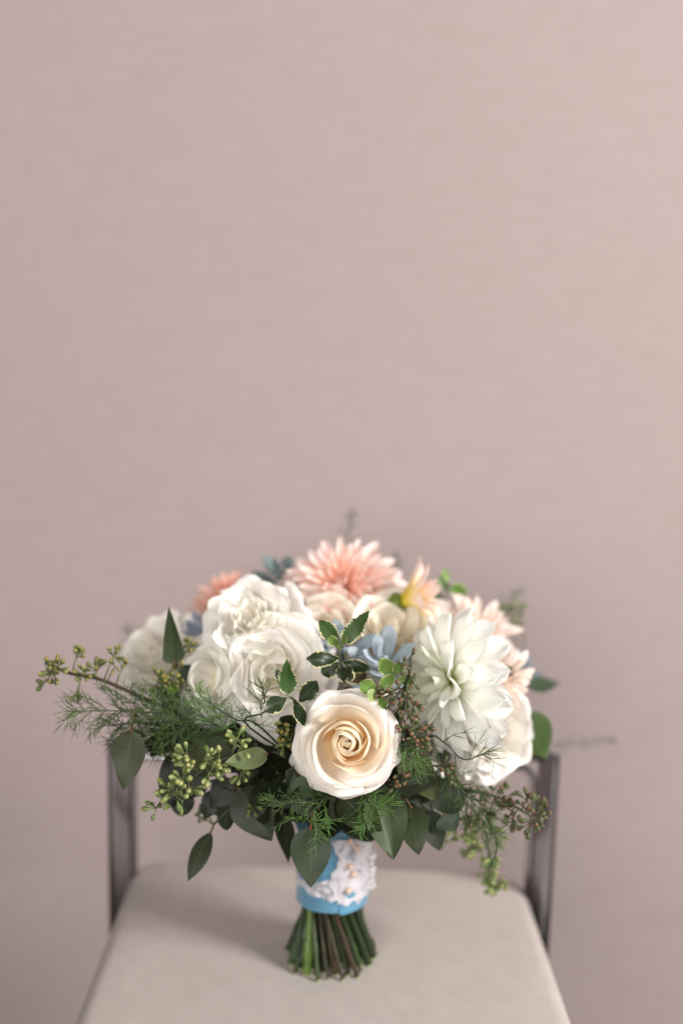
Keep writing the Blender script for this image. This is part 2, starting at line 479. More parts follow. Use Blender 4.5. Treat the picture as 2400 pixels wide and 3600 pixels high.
def post(x, sgn):
    """flat bar set diagonally: its broad face looks inwards and forwards."""
    import bmesh
    bm = bmesh.new(); bmesh.ops.create_cube(bm, size=1)
    ez = Matrix.Rotation(R(60) * sgn, 4, 'Z')
    c = Vector((x, PY0, 0)) + (ez @ Vector((sgn * BW / 2, 0, 0))) + (ez @ Vector((0, -T / 2, 0))) + Vector((0, T * .7, 0))
    for v in bm.verts:
        p = ez @ Vector((v.co.x * BW, v.co.y * T, 0))
        v.co = Vector((c.x + p.x, c.y + p.y, (ztop - 0.46) / 2 + v.co.z * (ztop + 0.46)))
    bmesh.ops.bevel(bm, geom=bm.edges[:], offset=0.0018, segments=3, affect='EDGES')
    me = bpy.data.meshes.new('back_post'); bm.to_mesh(me); bm.free()
    return obj('back_post', me, 'chrome', chair, rel(chair))
post(pl.x, 1); post(pr_.x, -1)
XI0, XI1 = pl.x + 0.0200, pr_.x - 0.0200
bar([(XI0 - .004, XI1 + .004, PY1 + 0.001, PY1 + .008, ztop - 0.017, ztop - 0.0005)], 'top_rail')
# rounded inner back frame
mb = MB()
xi0, xi1 = XI0, XI1
zt = ztop - 0.0235
rr = 0.016; yb = PY1 + 0.0045
pts = [Vector((xi0, yb, -0.05)), Vector((xi0, yb, 0.03)), Vector((xi0, yb, zt - rr))]
pts += [Vector((xi0 + rr - rr * math.cos(R(a)), yb, zt - rr + rr * math.sin(R(a)))) for a in (22, 45, 67, 90)]
pts += [Vector((xi1 - rr + rr * math.sin(R(a)), yb, zt - rr + rr * math.cos(R(a)))) for a in (0, 22, 45, 67, 90)]
pts += [Vector((xi1, yb, 0.03)), Vector((xi1, yb, -0.05))]
mb.tube(pts, 0.0042, 10)
mb.build('back_frame', 'chrome', chair)
# legs and seat rails under the cushion
fx0, fx1 = fl.x + 0.0, fr_.x - 0.0
for x0, x1 in ((pl.x + .05, pl.x + .05 + T), (pr_.x - .05 - T, pr_.x - .05)):
    bar([(x0, x1, SY0 + 0.02, SY0 + 0.083, -0.46, -0.0565)], 'front_leg')
    bar([(x0, x1, SY0 + 0.0835, PY0 - 0.0005, -0.12, -0.0565)], 'seat_rail')
bar([(pl.x + .0505 + T, pr_.x - .0505 - T, SY0 + 0.03, SY0 + 0.06, -0.08, -0.056)], 'cross_rail')
bar([(pl.x + T + .0005, pr_.x - T - .0005, PY0 + 0.005, PY0 + 0.035, -0.08, -0.056)], 'cross_rail')

# ------------------------------------------------------------------ stems through the hand tie
NSLOT = 62
slot_i = [0]
slot_order = list(range(NSLOT)); random.Random(5).shuffle(slot_order)
Z_WT, Z_WB = 0.135, 0.058      # wrap top / bottom, refined below
Z_WB = Py(1165, 3215, -0.031).z
Z_WT = Py(1170, 2905, -0.031).z
HX = Py(1165, 3215, -0.031).x   # handle axis x at the wrap bottom
def slot(rad):
    i = slot_order[slot_i[0] % NSLOT]; slot_i[0] += 1
    r_ = math.sqrt((i + 0.5) / NSLOT); a = i * 2.39996
    neck = Vector((math.cos(a), math.sin(a), 0)) * (0.0272 - rad) * r_
    a2 = a + 0.55
    bot = Vector((math.cos(a2), math.sin(a2), 0)) * (0.0415 - rad) * (r_ ** 0.85)
    return neck, bot
GREENS = [srgb(48, 72, 28), srgb(34, 52, 24), srgb(84, 118, 44), srgb(28, 42, 22), srgb(40, 60, 26), srgb(108, 138, 58), srgb(58, 84, 34)]
def stem_path(head, axis, rad, extra=()):
    neck, bot = slot(rad)
    n1 = Vector((HX, 0, (Z_WT + 0.0))) + neck
    n0 = Vector((HX, 0, Z_WB)) + neck * 0.98
    b = Vector((HX * 0.6, 0, 0.0006)) + bot
    mid = [Vector(e) for e in extra]
    nm = n0.lerp(n1, .5); nu_ = n1 + Vector((0, 0, .012)) + neck * .1
    pts = [b, b.lerp(n0, 0.55) + (neck - bot) * 0.05, n0, nm, n1, nu_] + mid
    if axis is not None:
        pts += [head - axis * min(0.05, (head - n1).length * 0.4), head]
    else:
        pts += [head]
    return pts, b
STEM_RND = random.Random(77)
def stem_part(root, pts, rad, color=None, name='stem', thin=0.75, node=False):
    full = catmull(pts, 6)
    color = color or STEM_RND.choice(GREENS)
    rad = rad * STEM_RND.uniform(.75, 1.2)
    ph = STEM_RND.random()
    def rf(t):
        r_ = rad * (1 - (1 - thin) * t)
        if abs(t - (0.06 + 0.05 * ph)) < 0.02: r_ *= 1.35
        return r_
    mb = MB(); mb.tube(full, rf, 9)
    st = mb.build(name, 'stem', root, color)
    mc = MB(); e0 = full[0]; t0 = (full[1] - full[0]).normalized()
    mc.tube([e0 - Vector((0, 0, .0003)), e0 + t0 * .0012], rad * 1.03, 9)
    cut = mc.mesh('cut_end'); co = obj('cut_end', cut, 'stem', st, None, srgb(176, 184, 132))
    return st, full

# ------------------------------------------------------------------ petals
def petal_mesh(name, L, W, cup, bend, tip=1.0, ruffle=0.0, seed=0, nu=8, nv=11, base=0.22, maxat=0.6, notch=0.0, fringe=0.0, twist=0.0):
    """Petal along +Y, inner face +Z. cup: cross-section half angle (rad); bend: (b0,b1,b2) pitch of the spine; tip: sharpness."""
    rnd = random.Random(seed)
    ph, ph2 = rnd.uniform(0, 6.3), rnd.uniform(0, 6.3)
    fr = [rnd.uniform(-1, 1) for _ in range(64)]
    N = 40
    spine = [(0.0, 0.0, bend[0])]
    for k in range(N):
        t = (k + .5) / N
        phi = bend[0] + bend[1] * t + bend[2] * t * t
        y, z, _ = spine[-1]
        spine.append((y + math.cos(phi) * L / N, z + math.sin(phi) * L / N, phi))
    def fn(u, v):
        uu = u * 2 - 1
        # width profile
        if v < maxat:
            t = v / maxat; f = base + (1 - base) * (math.sin(t * math.pi / 2) ** 1.25)
        else:
            t = (v - maxat) / (1 - maxat); f = max(1 - t ** (2.6 / tip), 0.0) ** (0.5 + 0.35 * tip)
            f = max(f, 0.03)
        w = W / 2 * f
        vv = v
        if v > 0.8: vv = v - notch * (1 - abs(uu)) * (v - 0.8) * 2 + fringe * fr[int(u * nu * 2) % 64] * (v - 0.8) * 1.2
        k = min(max(vv, 0), 0.9999) * N; k0 = int(k); fk = k - k0
        y = spine[k0][0] * (1 - fk) + spine[k0 + 1][0] * fk
        z = spine[k0][1] * (1 - fk) + spine[k0 + 1][1] * fk
        phi = spine[k0 + 1][2]
        c = max(cup if not callable(cup) else cup(v), 0.02)
        x = w * math.sin(uu * c) / c; h = w * (1 - math.cos(uu * c)) / c
        h += ruffle * W * (abs(uu) ** 1.6) * v * math.sin(v * 9 + ph + (2.1 if uu > 0 else 0)) + ruffle * 0.8 * W * v * v * math.sin(uu * 5.5 + ph2)
        h += twist * x * v
        return Vector((x, y - math.sin(phi) * h, z + math.cos(phi) * h))
    g = grid(nu, nv, fn)
    return mesh_from(name, *g)

def axis_matrix(o, axis, spin=0.0):
    q = Vector(axis).normalized().to_track_quat('Z', 'Y')
    return Matrix.Translation(o) @ q.to_matrix().to_4x4() @ Matrix.Rotation(spin, 4, 'Z')

def place_petal(az, elev, rad, z, roll=0.0):
    """elev: 0 = lying flat outwards, +90deg = along the flower axis."""
    return (Matrix.Rotation(az, 4, 'Z') @ Matrix.Translation((0, rad, z)) @ Matrix.Rotation(elev, 4, 'X') @ Matrix.Rotation(roll, 4, 'Y'))

def calyx_part(root, H, r, h, color):
    mb = MB(); mb.lathe([(r * .35, -h), (r * .7, -h * .7), (r, -h * .25), (r * .8, 0.0), (r * .1, h * .15)], 12, H)
    mb.build('calyx', 'stem', root, color)

def dahlia(label, o, axis, petals, L, W, mat, colors, seed, e_in=84, e_out=-32, group=None, cup_in=1.5, cup_out=0.75, core=0.006, bend=0.35, tip=1.1, spin=0.0, back=None, minL=0.30, power=0.85, stem_r=0.0038, ruffle=0.03, stem_color=None):
    rnd = random.Random(seed)
    axis = Vector(axis).normalized()
    H = axis_matrix(o, axis, spin)
    pts, b = stem_path(o - axis * 0.012, axis, stem_r)
    root = thing('dahlia', label, 'dahlia', b, group)
    stem_part(root, pts, stem_r, stem_color)
    calyx_part(root, H, 0.010, 0.014, srgb(120, 140, 50))
    tiers = 5; variants = []
    for k in range(tiers):
        t = k / (tiers - 1)
        ms = []
        for q in range(3):
            ms.append(petal_mesh('petal', 1.0, W / L * (0.70 + 0.30 * t), cup_in + (cup_out - cup_in) * t, (0.0 + rnd.uniform(-.1, .1), bend * (1.5 - 1.9 * t), -bend * 1.0 * t + rnd.uniform(-.2, .2)), tip, ruffle * (0.5 + t), rnd.random(), 8, 10, base=0.30, maxat=0.62))
        variants.append(ms)
    for i in range(petals):
        t = ((i + 0.5) / petals)
        tt = t ** power
        az = i * 2.39996 + rnd.uniform(-.12, .12)
        el = R(e_in + (e_out - e_in) * tt + rnd.uniform(-6, 6))
        Lp = L * (minL + (1 - minL) * min(1, tt * 1.25)) * rnd.uniform(0.86, 1.08)
        me = variants[min(tiers - 1, int(tt * tiers))][rnd.randrange(3)]
        rad = core * (0.25 + 0.75 * tt); z = 0.006 * (1 - tt) - 0.002 * tt
        m = rel(root) @ H @ place_petal(az, el, rad, z, rnd.uniform(-.14, .14)) @ Matrix.Scale(Lp, 4)
        c = colors[0] if tt < .35 else (colors[1] if tt < .7 else colors[2])
        obj('petal', me, mat, root, m, jig(c, rnd, .04))
    return root

def bez(p, t):
    a, b, c, d = p; s = 1 - t
    return (a[0]*s**3 + 3*b[0]*s*s*t + 3*c[0]*s*t*t + d[0]*t**3, a[1]*s**3 + 3*b[1]*s*s*t + 3*c[1]*s*t*t + d[1]*t**3)

def rose_petal(name, th, al, prof, rnd, spiral=0.10, top=0.22, point=0.0, ruffle=0.0, curl=0.0, nu=20, nv=15, wob=0.06):
    """One petal wrapped round the rose axis; prof = four (r,z) control points."""
    ph = rnd.uniform(0, 6.28); ph2 = rnd.uniform(0, 6.28); lean = rnd.uniform(-wob, wob)
    def fn(u, v):
        uu = u * 2 - 1
        rim = 1 - top * abs(uu) ** 2.4 + point * max(0, 1 - abs(uu) * 3.2) ** 1.3 + 0.025 * math.sin(uu * 6 + ph)
        t = v * rim
        r_, z_ = bez(prof, min(t, 1.08))
        g = 0.62 + 0.38 * math.sin(min(1, t * 1.5) * math.pi / 2)
        a = th + al * uu * g
        r_ *= 1 + spiral * uu * (0.3 + .7 * t)
        r_ += ruffle * t * t * t * (math.sin(uu * 7 + ph2) + (.35 * math.sin(uu * 15 + ph) if ruffle > .0016 else 0))
        z_ += ruffle * 0.7 * t * t * t * math.sin(uu * 8 + ph)
        e = max(0, abs(uu) - 0.55) / 0.45
        r_ += curl * e * e * t; z_ -= curl * 0.7 * e * e * t * t
        k_ = max(0, t - 0.84) / 0.16
        if prof[3][0] > prof[2][0] * 1.05:
            r_ += 0.03 * prof[3][0] * k_ * k_; z_ -= 0.075 * prof[3][0] * k_ * k_
        q_ = mnoise.noise(Vector((uu * 2.3 + ph * 3, t * 2.6, ph2 * 5)))
        r_ *= 1 + 0.05 * q_ * t; z_ *= 1 + lean + 0.03 * q_
        return Vector((r_ * math.cos(a), r_ * math.sin(a), z_))
    return mesh_from(name, *grid(nu, nv, fn))

def rose(label, o, axis, S, colors, seed, layers, mat='rose', group=None, spin=0.0, name='rose', cat='rose', stem_r=0.0036, stem_color=None):
    """S scales a rose whose guard petals reach about radius 1."""
    rnd = random.Random(seed); axis = Vector(axis).normalized()
    H = axis_matrix(o - axis * 0.55 * S, axis, spin)
    base = o - axis * 0.58 * S
    pts, b = stem_path(base, axis, stem_r)
    root = thing(name, label, cat, b, group)
    stem_part(root, pts, stem_r, stem_color)
    calyx_part(root, H, 0.17 * S + 0.002, 0.3 * S, srgb(78, 98, 50))
    k = 0
    for (n, prof, al, spiral, top, point, ruf, curl, c, dth) in layers:
        for i in range(n):
            th = dth + i * 2 * math.pi / n + rnd.uniform(-.18, .18)
            sc = 1 + rnd.uniform(-.05, .05)
            pr = [(p[0] * S * sc, p[1] * S * (1 + rnd.uniform(-.03, .03))) for p in prof]
            me = rose_petal('petal', th, al * rnd.uniform(.92, 1.08), pr, rnd, spiral, top, point * rnd.uniform(.3, 1.3), ruf * S, curl * S)
            tilt = Matrix.Rotation(rnd.uniform(-.07, .07), 4, 'X') @ Matrix.Rotation(rnd.uniform(-.07, .07), 4, 'Y')
            obj('petal', me, ('rose_heart' if mat == 'rose' and c == 0 else mat), root, rel(root) @ H @ tilt, jig(colors[min(c, len(colors) - 1)], rnd, .03))
            k += 1
    return root

# layer: count, profile (r,z)x4, half angle, spiral, top rounding, point, ruffle, curl, colour index, phase
ROSE_LAYERS = [
    (1, [(.02, 0), (.15, .50), (.12, .88), (.008, .95)], 3.05, .30, .05, 0, 0, 0, 0, .4),
    (2, [(.04, 0), (.22, .46), (.21, .88), (.07, .98)], 1.95, .24, .10, 0, .004, .0, 0, 1.2),
    (2, [(.05, 0), (.30, .42), (.30, .86), (.15, 1.00)], 1.95, .26, .12, .0, .006, .0, 0, .1),
    (3, [(.06, 0), (.38, .36), (.39, .80), (.24, 1.01)], 1.55, .24, .16, .03, .010, .01, 0, 2.1),
    (3, [(.07, 0), (.46, .32), (.49, .74), (.36, .99)], 1.50, .26, .18, .04, .012, .01, 0, 1.1),
    (3, [(.10, 0), (.66, .12), (.60, .64), (.72, .92)], 1.36, .22, .18, .03, .016, .03, 1, .5),
    (4, [(.10, -.02), (.74, .00), (.70, .60), (.95, .72)], 1.12, .16, .20, .05, .020, .05, 2, .2),
    (5, [(.10, -.04), (.74, -.10), (.86, .44), (1.06, .40)], .98, .14, .22, .12, .022, .06, 2, .9),
    (5, [(.08, -.06), (.66, -.18), (.96, .24), (1.13, .12)], .95, .10, .26, .24, .024, .08, 3, .3),
]
OPEN_LAYERS = [
    (2, [(.02, 0), (.12, .3), (.13, .6), (.07, .78)], 1.9, .3, .15, 0, .02, 0, 0, .4),
    (4, [(.04, 0), (.26, .25), (.28, .6), (.30, .86)], 1.1, .2, .2, 0, .05, .02, 0, 1.2),
    (5, [(.06, 0), (.46, .12), (.48, .55), (.56, .84)], 1.0, .16, .2, 0, .06, .03, 1, .3),
    (6, [(.08, -.02), (.62, .0), (.74, .45), (.86, .66)], .86, .13, .22, 0, .06, .04, 1, 1.1),
    (6, [(.08, -.04), (.60, -.08), (.96, .25), (1.10, .34)], .82, .12, .24, .02, .06, .05, 2, .5),
]

OPEN_SMOOTH = [
    (2, [(.02, 0), (.12, .3), (.13, .6), (.07, .74)], 1.9, .3, .15, 0, .01, 0, 0, .4),
    (3, [(.05, 0), (.34, .2), (.34, .55), (.42, .80)], 1.3, .2, .16, 0, .02, .02, 0, 1.2),
    (4, [(.06, 0), (.52, .08), (.52, .52), (.72, .72)], 1.15, .18, .18, 0, .025, .03, 1, .3),
    (5, [(.08, -.02), (.64, -.02), (.80, .36), (1.0, .48)], 1.0, .14, .20, .02, .03, .05, 1, 1.1),
    (5, [(.08, -.04), (.60, -.12), (.98, .12), (1.16, .16)], .95, .12, .22, .03, .03, .06, 2, .5),
]

# ------------------------------------------------------------------ leaves
def leaf_part(root, base, tip, width, normal, color, mat='leaf', bend=0.10, fold=0.10, shape='ovate', wave=0.035, seed=0, name='leaf', teeth=0.0, droop=None):
    rnd = random.Random(seed + 17)
    ax = tip - base; L = ax.length; y = ax.normalized()
    n = Vector(normal); n = (n - y * n.dot(y)).normalized(); x = y.cross(n)
    ph = rnd.uniform(0, 6.28)
    nu, nv = (8, 14) if not teeth else (10, 22)
    tj = [rnd.uniform(0.4, 1.2) for _ in range(40)]
    def fn(u, v):
        uu = u * 2 - 1
        if shape == 'round': f = (math.sin(math.pi * v ** 0.80) ** 0.55)
        elif shape == 'lance': f = math.sin(math.pi * v ** 0.85) ** 0.95
        elif shape == 'tri': f = min(1, v / .12) ** .6 * (1 - v) ** .8
        elif shape == 'obov': f = math.sin(math.pi * v ** 1.25) ** 0.7
        else: f = (math.sin(math.pi * v ** 0.72) ** 0.80) * (1 - 0.12 * v)
        f = max(f, 0.015)
        if teeth: f *= 1 + teeth * tj[int(v * 22) % 40] * (1 if int(v * 22) % 2 else -1) * (v > .12) * (v < .97)
        w = width / 2 * f
        h = -bend * L * math.sin(math.pi * v) * 0.5 + fold * abs(uu) * w + wave * width * math.sin(v * 8 + ph + (1.7 if uu > 0 else 0)) * abs(uu) ** 1.5
        if droop: h -= droop * L * v * v
        return base + y * (v * L) + x * (uu * w) + n * (h)
    me = mesh_from(name, *grid(nu, nv, fn))
    return obj(name, me, mat, root, rel(root), color)

def nearest(path, p):
    return min(path, key=lambda q: (q - p).length)
TOCAM = Vector((0, -0.95, 0.3))

# seed mesh: small urn-shaped bud, pedicel end at origin, cap at +Z, length 1
mb = MB(); mb.lathe([(0.03, 0), (0.07, .15), (0.15, .38), (0.225, .60), (0.24, .72), (0.19, .82), (0.10, .93), (0.01, 1.0)], 9)
SEED = {}
for k in ('seed_green', 'seed_olive', 'seed_red'):
    m_ = mb.mesh('seed'); m_.materials.append(M[k]); SEED[k] = m_

def seed_cluster(root, stem_pts, pos, n, L, kind, seed, color, out=None, name='seed_cluster'):
    rnd = random.Random(seed)
    att = nearest(stem_pts, pos)
    d = (pos - att)
    if out is not None: d = Vector(out) * 0.01
    if d.length < 0.003: d = Vector((rnd.uniform(-1, 1), rnd.uniform(-1, 0), rnd.uniform(-1, 1))) * 0.008
    dirn = d.normalized()
    mb = MB(); mb.tube([att, att.lerp(pos, .5) + Vector((0, 0, .001)), pos], 0.0006, 5)
    seeds = []
    for i in range(n):
        ran = Vector((rnd.gauss(0, 1), rnd.gauss(0, 1), rnd.gauss(0, 1))).normalized()
        dd = (dirn * 0.75 + ran).normalized()
        e = pos + dd * L * rnd.uniform(.35, .75)
        mb.needle(pos, e, 0.0006)
        q = dd.to_track_quat('Z', 'Y').to_matrix().to_4x4()
        seeds.append(Matrix.Translation(e - dd * L * .08) @ q @ Matrix.Scale(L * rnd.uniform(.95, 1.35), 4))
    cl = mb.build(name, 'twig', root, color)
    for m in seeds:
        o = obj('seed', SEED[kind], None, cl, rel(root) @ m)
        o.matrix_basis = m          # the cluster's own matrix already carries the offset
    return cl

def eucalyptus(label, path, leaves=(), clusters=(), kind='seed_green', seed=0, group=None, rad=0.0022, color=None, name='eucalyptus_sprig', cat='eucalyptus'):
    rnd = random.Random(seed)
    pp = [P(*p) if len(p) == 3 and p[0] > 10 else Vector(p) for p in path]
    pts, b = stem_path(pp[-1], None, rad, pp[:-1])
    root = thing(name, label, cat, b, group)
    st, full = stem_part(root, pts, rad, color or rnd.choice([srgb(46, 60, 32), srgb(62, 76, 42), srgb(66, 52, 34)]), thin=0.45)
    upper = full[len(full) // 3:]
    for k, lf in enumerate(leaves):
        bx, by, bd, tx, ty, td, wpx, c = lf[:8]
        kw = dict(lf[8]) if len(lf) > 8 else {}
        nrm = kw.pop('n', TOCAM); pc = kw.pop('pc', srgb(110, 84, 52))
        B, Tp = P(bx, by, bd), P(tx, ty, td)
        w = wpx / F_PX * (bd + td) / 2
        lo = leaf_part(root, B, Tp, w, nrm, jig(c, rnd, .05), seed=seed * 31 + k, **kw)
        at = nearest(upper, B)
        if (at - B).length > 0.003:
            m2 = MB(); mid = at.lerp(B, .55) + (B - Tp).normalized() * min(.01, (at - B).length * .3)
            m2.tube(catmull([at, mid, B, B.lerp(Tp, .06)], 5), 0.0009, 5); m2.build('petiole', 'twig', root, pc)
    for k, cl in enumerate(clusters):
        cx, cy, cd, n, L = cl
        seed_cluster(root, upper, P(cx, cy, cd), n, L, kind, seed * 57 + k, srgb(110, 118, 72) if kind != 'seed_red' else srgb(96, 84, 56))
    return root

def fern(label, path, spread=0.03, seed=0, color=srgb(70, 112, 58), density=1.0, nl=0.010, group=None, br_step=0.0075, flat=None, taper=1.0, start=0.0):
    rnd = random.Random(seed)
    pp = [P(*p) for p in path]
    pts, b = stem_path(pp[-1], None, 0.0018, pp[:-1])
    root = thing('asparagus_fern', label, 'fern', b, group)
    st, full = stem_part(root, pts, 0.0018, srgb(44, 62, 30), thin=0.25)
    # the feathery stretch is the part that follows the given path
    main = catmull(pp, 14) if len(pp) > 1 else [pp[0]]
    tot = sum((main[k + 1] - main[k]).length for k in range(len(main) - 1))
    br = MB(); nd = MB()
    acc = 0.0; side = 1; s_len = 0.0
    for k in range(len(main) - 1):
        seg = main[k + 1] - main[k]; s_len += seg.length; acc += seg.length
        f = s_len / tot
        if f < start: continue
        while acc > br_step:
            acc -= br_step
            p = main[k].lerp(main[k + 1], rnd.random()); t = seg.normalized()
            n = Vector(flat) if flat else TOCAM
            sd = t.cross(n).normalized() * side; side = -side
            up = t.cross(sd).normalized()
            ln = spread * (0.35 + 0.65 * math.sin(math.pi * min(1, (f * 0.85 + 0.15) ** taper))) * rnd.uniform(.7, 1.15)
            d = (t * rnd.uniform(.55, .95) + sd * rnd.uniform(.6, 1.0) + up * rnd.uniform(-.45, .45)).normalized()
            q = [p, p + d * ln * .5 + t * ln * .04, p + d * ln + t * ln * .16 + Vector((0, 0, -ln * .10))]
            bp = catmull(q, 5); br.tube(bp, lambda v: 0.00038 * (1 - .6 * v), 4, False)
            m = max(3, int(ln / 0.0024 * density))
            for j in range(m):
                g = (j + .6) / m
                a = bp[min(len(bp) - 2, int(g * (len(bp) - 1)))]; tt = (bp[-1] - bp[0]).normalized()
                a = bp[0].lerp(bp[-1], g) * 0.3 + a * 0.7
                for _ in range(2):
                    ran = Vector((rnd.gauss(0, 1), rnd.gauss(0, 1) * .7, rnd.gauss(0, 1))).normalized()
                    nd.needle(a, a + (tt * .85 + ran * .8).normalized() * nl * rnd.uniform(.55, 1.1), 0.00026)
    # tuft at the tip
    t = (main[-1] - main[-4]).normalized()
    for _ in range(16):
        ran = Vector((rnd.gauss(0, 1), rnd.gauss(0, 1), rnd.gauss(0, 1))).normalized()
        a = main[-1] - t * rnd.uniform(0, .012)
        nd.needle(a, a + (t + ran * .7).normalized() * nl, 0.00026)
    br.build('branchlet', 'needle', root, (color[0] * .8, color[1] * .8, color[2] * .8, 1), stuff=True)
    nd.build('needle_spray', 'needle', root, color, stuff=True)
    return root

def succulent(label, o, axis, S, n, seed, color, group=None, e0=80, e1=12, spin=0.0, wide=0.42):
    rnd = random.Random(seed); axis = Vector(axis).normalized(); H = axis_matrix(o, axis, spin)
    pts, b = stem_path(o, axis, 0.0022)
    root = thing('succulent', label, 'succulent', b, group)
    stem_part(root, pts, 0.0022, srgb(110, 126, 110))
    def leafmesh(q):
        r2 = random.Random(q)
        bz = r2.uniform(.15, .4)
        def ring(v, a):
            w = wide / 2 * (0.30 + 0.70 * math.sin(min(1, v / .62) * math.pi / 2)) if v < .62 else wide / 2 * max(0, 1 - ((v - .62) / .38) ** 2.2) ** .7
            th = 0.26 * w + .028 * math.sin(math.pi * v)
            x = w * math.cos(a); z = th * math.sin(a) * (1.2 if math.sin(a) < 0 else .7) + bz * v * v * .5 + .5 * abs(x) * abs(x) / max(w, .01) * .5
            return Vector((x, v, z))
        vs, fs, uv = grid(12, 10, lambda u, v: ring(v, u * 2 * math.pi))
        return mesh_from('leaf', vs, fs, uv)
    ms = [leafmesh(seed * 7 + q) for q in range(4)]
    for i in range(n):
        t = (i + .5) / n
        el = R(e0 + (e1 - e0) * t ** 1.1 + rnd.uniform(-7, 7)); az = i * 2.39996 + rnd.uniform(-.15, .15)
        Lp = S * (0.5 + 0.55 * t) * rnd.uniform(.9, 1.08)
        obj('leaf', rnd.choice(ms), 'succ', root, rel(root) @ H @ place_petal(az, el, 0.003 + .002 * t, 0.004 * (1 - t) - .012 * t * S / .03, 0) @ Matrix.Scale(Lp, 4), jig(color, rnd, .1))
    return root

def pittosporum(label, path, leaves, seed, c1=srgb(62, 88, 46), group=None):
    return eucalyptus(label, path, [tuple(l[:7]) + (l[7] if l[7] else c1, dict(dict(mat='var_leaf', bend=.12, fold=.22, wave=.07, shape='obov', teeth=.09, pc=srgb(120, 134, 84)), **(l[8] if len(l) > 8 else {}))) for l in leaves],
                      (), seed=seed, group=group, rad=0.0012, color=srgb(58, 60, 40), name='pittosporum_sprig', cat='foliage')

# ================================================================== HAND TIE
wrap = thing('bouquet_wrap', 'blue satin ribbon wrap with white lace and pearl pins round the stems', 'ribbon wrap', (HX, 0, Z_WB))
WR = 0.0302
def wrap_r(a, z):
    """ribbon surface: slightly lumpy cylinder."""
    t = (z - Z_WB) / (Z_WT - Z_WB)
    return WR * (1 + 0.012 * math.sin(3 * a + 1) + 0.008 * math.sin(7 * a + 9 * t)) + 0.0012 * (t - .4) ** 2 * 4
def wrap_pt(a, z, off=0.0):
    r_ = wrap_r(a, z) + off
    return Vector((HX + r_ * math.sin(a), -r_ * math.cos(a), z))
def rib(u, v):
    a = u * 2 * math.pi
    z = Z_WB + (Z_WT - Z_WB) * v
    z += 0.002 * math.sin(a + .5) * (1 - v) + (0.0025 * math.sin(2 * a) + .0015 * math.sin(9 * a)) * v ** 6
    off = 0.0006 * math.sin(z * 900 + 2 * a) * (v > .8) + (0.0012 if v < .97 else 0.003 * math.sin(5 * a) ** 2)
    return wrap_pt(a, z, off - .0012)
obj('ribbon', mesh_from('ribbon', *grid(72, 26, rib)), 'ribbon', wrap, rel(wrap))
# folded top edge of the ribbon, and the loose ribbon layer that overlaps it
def fold(u, v):
    a = R(-110 + 220 * u); z = Z_WT - 0.011 + 0.0125 * v + 0.0028 * math.sin(a * 3 + 1.0) + .0012 * math.sin(a * 8)
    return wrap_pt(a, z, 0.0016 + 0.0016 * math.sin(v * 3.1) + 0.0010 * math.sin(a * 6 + v * 4))
obj('ribbon_fold', mesh_from('ribbon_fold', *grid(48, 8, fold)), 'ribbon', wrap, rel(wrap))
def overlap(u, v):
    a = R(12 + 130 * u); z = Z_WB - .0005 + 0.022 * v + .002 * math.sin(a)
    return wrap_pt(a, z, 0.0009 + .0004 * math.sin(u * 9))
obj('ribbon_end', mesh_from('ribbon_end', *grid(30, 8, overlap)), 'ribbon', wrap, rel(wrap))
# lace panel (dense, right of centre) and scalloped lace band (below)
rl = random.Random(4)
def lace_panel(u, v):
    edge = R(0 + 6 * math.sin(v * 9.5 + 1.2) + 3.5 * abs(math.sin(v * 19)))
    a = edge + (R(112) - edge) * u
    z = Z_WB + 0.008 + (Z_WT - Z_WB - 0.020) * v + 0.0016 * math.sin(u * 30) * (1 - v) ** 3 + .001 * math.sin(u * 14)
    return wrap_pt(a, z, 0.0014 + 0.0003 * math.sin(u * 17 + v * 11) + .0003 * math.sin(v * 31))
obj('lace_panel', mesh_from('lace_panel', *grid(70, 60, lace_panel)), 'lace', wrap, rel(wrap), (0.13, 0, 0, 1))
def lace_band(u, v):
    a = R(-125 + 250 * u)
    sc = 0.0022 * abs(math.sin(u * 26)) + .0016 * math.sin(u * 9)
    z = Z_WB + 0.0125 + 0.0165 * v + sc * (1 - v) + 0.006 * v * math.sin(u * 9 + 2.2) + .004 * (0.5 - u)
    return wrap_pt(a, z, 0.0013 + 0.0008 * math.sin(u * 37) * (1 - v) + .0004 * math.sin(u * 80 + v * 5))
obj('lace_trim', mesh_from('lace_trim', *grid(90, 10, lace_band)), 'lace', wrap, rel(wrap), (0.03, 0, 0, 1))
# ruffled lace edge standing off at the right
def frill(u, v):
    a = R(84 + 14 * v) ; z = Z_WB + 0.006 + 0.034 * u
    return wrap_pt(a, z, 0.002 + 0.0034 * v * (0.9 + .3 * math.sin(u * 17)) + .001 * math.sin(u * 40))
obj('lace_frill', mesh_from('lace_frill', *grid(60, 8, frill)), 'lace', wrap, rel(wrap), (0.12, 0, 0, 1))
for (px, py) in ((1224, 2957), (1245, 2990), (1224, 3048), (1234, 3079), (1219, 3134)):
    g = Py(px, py, -0.0315)
    a = math.asin(max(-1, min(1, (g.x - HX) / WR))); g = wrap_pt(a, g.z, 0.0030)
    out = Vector((math.sin(a), -math.cos(a), 0.15)).normalized()
    m_ = Matrix.Translation(g) @ out.to_track_quat('Z', 'Y').to_matrix().to_4x4()
    mb = MB(); mb.lathe([(0.00003, -.0028)] + [(0.0028 * math.sin(R(k * 18)), -0.0028 * math.cos(R(k * 18))) for k in range(1, 10)] + [(0.00003, .0028)], 16, m_)
    pin = mb.build('pearl_pin', 'pearl', wrap)
    mb = MB(); mb.lathe([(0.0005, -.012), (0.0005, -.0026)], 6, m_)
    sh = obj('pin_shaft', mb.mesh('pin_shaft'), 'steel', pin); sh.matrix_basis = Matrix.Identity(4)

